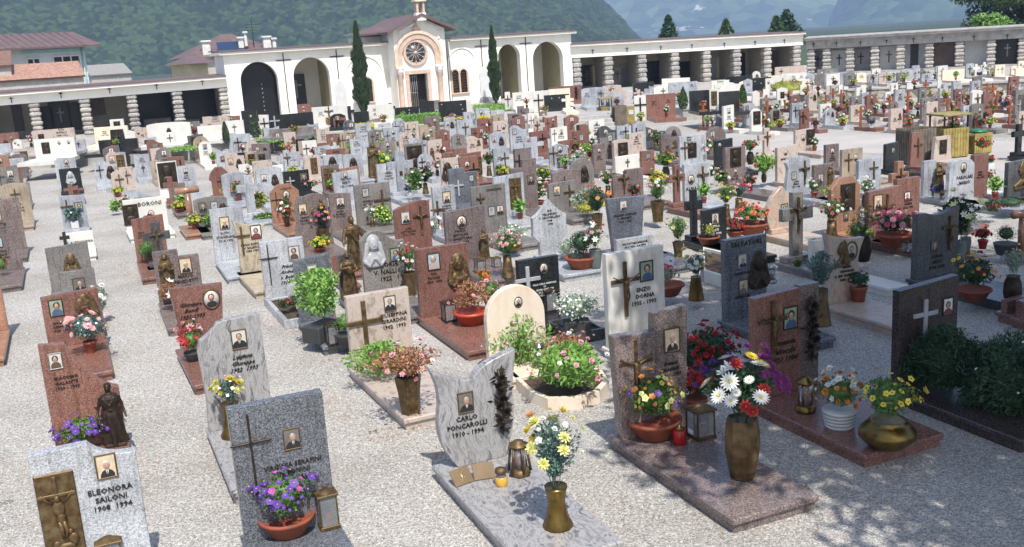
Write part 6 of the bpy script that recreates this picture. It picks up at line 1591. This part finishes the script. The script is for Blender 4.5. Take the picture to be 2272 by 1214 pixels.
# ------------------------------------------------------------------ trees
def cypress(px, py, hp, wp, d, label):
    p = AT(px, d, TZ); su = math.hypot(*(Vector(proj(p+Vector((0, 0, 1))))-Vector(proj(p)))); h = hp/su; R_ = wp/su/2; t = thing('cypress', label, 'tree', tuple(p)); m = MB(); r = random.Random(px)
    prof = lambda z: R_*(.35+.65*min(1, z/.12))*(1 if z < .45 else max(.05, (1-(z-.45)/.56))**.75)*(.88+.12*math.sin(z*17+px)+.08*math.sin(z*43))
    for i in range(9000):
        z = r.random(); a = r.uniform(0, 6.283); rr = prof(z)*(r.uniform(.7, 1.12)+.16*math.sin(a*3+z*26)+.1*math.sin(a*5-z*60)); L_ = r.uniform(.05, .16)
        m.quad((rr*math.cos(a), rr*math.sin(a), .25+z*(h-.3)), (math.cos(a)*L_*.35, math.sin(a)*L_*.35, L_), (r.gauss(0, .03), r.gauss(0, .03), r.gauss(0, .015)))
    m.lathe([(prof(k/12)*.72, .3+k/12*(h-.35)) for k in range(13)], 0, 0, 12)
    m.build('foliage', lf['c'], t); m = MB(); m.lathe([(.1, 0), (.07, .4)], 0, 0, 8); m.build('trunk', plain('bark', '#4c3e31', .9), t)
cypress(808, 250, 207, 36, 57.5, 'tall dark cypress standing left of the chapel door'); cypress(1101, 238, 170, 25, 60.5, 'slimmer shorter cypress standing right of the chapel')
def conifer(px, ptop, pbot, wp, d, label, mt):
    p = AT(px, d, 0); 
    su = math.hypot(*(Vector(proj(p+Vector((0, 0, 1))))-Vector(proj(p)))); yb = proj(p)[1]; h = (yb-ptop)/su; R_ = wp/su/2; t = thing('conifer', label, 'tree', tuple(p)); m = MB(); r = random.Random(px)
    for lv in range(20):
        z = h*(1-.55*lv/19); rr = R_*(lv/19)**.75*1.1+.1
        for k in range(7):
            a = r.uniform(0, 6.28); q = r.uniform(.7, 1.1)
            for s_ in range(26): f_ = s_/26*q; m.quad((rr*f_*math.cos(a)+r.gauss(0, .08), rr*f_*math.sin(a)+r.gauss(0, .08), z-.12*h*f_*.5+r.gauss(0, .08)+.2*math.sin(f_*3)), (r.gauss(0, .14), r.gauss(0, .14), r.gauss(0, .1)+.08), (r.gauss(0, .08), r.gauss(0, .08), r.gauss(0, .08)))
    m.build('crown', mt, t); m = MB(); m.lathe([(.25, 0), (.05, h)], 0, 0, 8); m.build('trunk', plain('bark', '#4c3e31', .9), t)
conifer(1486, 40, 0, 62, 105, 'lone conifer rising behind the right arcade, leftmost of three', lf['d']); conifer(1612, 48, 0, 60, 108, 'small conifer top showing above the right arcade, middle of three', lf['t']); conifer(1745, 28, 0, 104, 100, 'broad conifer behind the end of the right arcade', lf['d'])
conifer(1722, 42, 0, 50, 98, 'smaller spreading conifer close to the broad one', lf['t'])
def tree(P, h, R_, label, mt, clumps, n_, s, seed, crown0=.35, trunk=.3):
    r = random.Random(seed); t = thing('broadleaf_tree', label, 'tree', tuple(P)); m = MB(); tr = MB(); tr.tube([(0, 0, 0), (.1, .05, h*.3), (0, 0, h*.75)], trunk, 10, trunk*.4)
    for k in range(clumps):
        a = r.uniform(0, 6.28); q = r.random()**.5; z = h*(crown0+(1-crown0)*r.random()); e = math.sin(PI*min(1, max(.12, (z/h-crown0)/(1-crown0)*.85+.12)))**.5; c = (R_*q*e*math.cos(a), R_*q*e*math.sin(a), z)
        cr = R_*r.uniform(.16, .3); leafcloud(m, c, (cr, cr, cr*.7), n_, s, r)
        if k % 3 == 0: tr.tube([(0, 0, h*.3+r.uniform(0, .2)*h), (c[0]*.5, c[1]*.5, z*.8), c], trunk*.35, 6, .03)
    m.build('crown', mt, t); tr.build('trunk', plain('bark', '#4c3e31', .9), t)
tree(AT(2262, 78, 0), 9.0, 4.6, 'big dark broadleaf tree above the far right arcade', lf['t'], 150, 130, .2, 5, .12)
tree(AT(2350, 84, 0), 11.5, 6.5, 'tall dark tree at the right edge behind the others', lf['d'], 100, 130, .22, 6)
tree(AT(2196, 72, 0), 3.9, 1.7, 'light green bushy tree in front of the dark tree', lf['G'], 60, 110, .14, 8)
# the tree that shades the lower right corner stands outside the picture, behind to the right
tree(Vector((8.0, 6.0, 0)), 11.5, 5.3, 'large broadleaf tree just outside the right edge that shades the corner', lf['t'], 230, 260, .15, 9, .5, .28)
# ------------------------------------------------------------------ haze
m = MB(); m.box(-8500, 8500, -300, 8200, -1.02, 560); hz = NB('haze'); hz.t.nodes.remove(hz.b)
pv = hz.t.nodes.new('ShaderNodeVolumePrincipled'); pv.inputs['Density'].default_value = 4.6e-4; pv.inputs['Color'].default_value = (.46, .65, 1, 1); pv.inputs['Anisotropy'].default_value = 0.
hz.t.links.new(pv.outputs[0], hz.t.nodes['Material Output'].inputs['Volume']); struct(m.build('haze', hz.m), 'stuff')
# ------------------------------------------------------------------ labels
def rows_():
    rows = {}
    for g in GR:
        if g['grp'] != 'graves in rows on the gravel': continue
        a, s = uv(g['P']); k = round((a+.3)/1.75); g['row'] = k; rows.setdefault(k, []).append((s, g))
    for k in rows:
        rows[k].sort(key=lambda q: q[0])
        for i, (s, g) in enumerate(rows[k]): g['n'] = i+1
    ks = sorted(rows); return {k: i+1 for i, k in enumerate(ks)}
RK = rows_()
ORD = lambda n: {1: 'first', 2: 'second', 3: 'third', 4: 'fourth', 5: 'fifth', 6: 'sixth', 7: 'seventh', 8: 'eighth', 9: 'ninth', 10: 'tenth', 11: 'eleventh', 12: 'twelfth'}.get(n, '%d%s' % (n, {1: 'st', 2: 'nd', 3: 'rd'}.get(n % 10 if n not in (11, 12, 13) else 0, 'th')))
seen = {}
tomb_sorted = {id(g): i+1 for i, g in enumerate(sorted([g for g in GR if g['grp'].startswith('family')], key=lambda g: proj(g['P'])[0]))}
fr_sorted = {id(g): i+1 for i, g in enumerate(sorted([g for g in GR if g['grp'].startswith('graves with')], key=lambda g: proj(g['P'])[0]))}
for g in GR:
    t = g['o']; em = ' and '.join(list(dict.fromkeys(g['ems']))[:1]); st = SNAME[g['mat']]
    head = 'brown wooden grave cross' if g['shape'] == 'wood' else ('%s %s %s' % (st, SHN[g['shape']], 'tomb' if g['grp'].startswith('family') else ('grave' if g['shape'] == 'cross' else 'headstone')))
    short = head+((' with '+em) if em else '')
    if g['grp'].startswith('graves in'): loc = '%s from front in %s row from left' % (ORD(g['n']), ORD(RK[g['row']]))
    elif g['grp'].startswith('family'): loc = '%s from left on terrace' % ORD(tomb_sorted[id(g)])
    else: loc = '%s from left in flowery right field' % ORD(fr_sorted[id(g)])
    lab = short+', '+loc; ws = lab.split()
    if len(ws) > 16: lab = head+', '+loc
    t['label'] = lab; t['category'] = 'grave'; g['lab'] = short
# flowers: described by blooms, vessel and the grave they stand at
gp = [(g, g['P']) for g in GR]
cnts = {}
for f in sorted(FL, key=lambda f: f['P'].length):
    g = min(gp, key=lambda q: (q[1]-f['P']-Vector((-.12, .3, 0))).length)[0]
    cols = list(dict.fromkeys(PN[q[0]] for q in f['rec'].split()))[:2]; leafn = {'g': 'green', 'G': 'bright green', 'd': 'dark green', 'b': 'bluish green', 'y': 'yellow green', 'o': 'rusty', 's': 'silvery', 'j': 'juniper green', 'c': 'dark', 't': 'green'}[f['leaf']]
    what = (' and '.join(cols)+' flowers') if cols else leafn+' leafy plant'
    if f['vk'] != 'none': what += ' in '+VN[f['vk']]
    else: what += ' without a pot'
    where = g['o']['label'].split(', ')[-1]
    lab = '%s at grave %s' % (what, where) if not g['grp'].startswith('fam') else '%s at tomb %s' % (what, where)
    lab = ' '.join(lab.split()[:14]); k = cnts.get(lab, 0); cnts[lab] = k+1
    if k: lab = ORD(k+1)+' nearest '+lab
    lab = lab.replace('(', '').replace(')', ''); ws = lab.split(); f['o']['label'] = ' '.join(ws[:16])
print('top things', sum(1 for o in SC.objects if o.parent is None), 'all', len(SC.objects), 'graves', len(GR), 'flowers', len(FL))
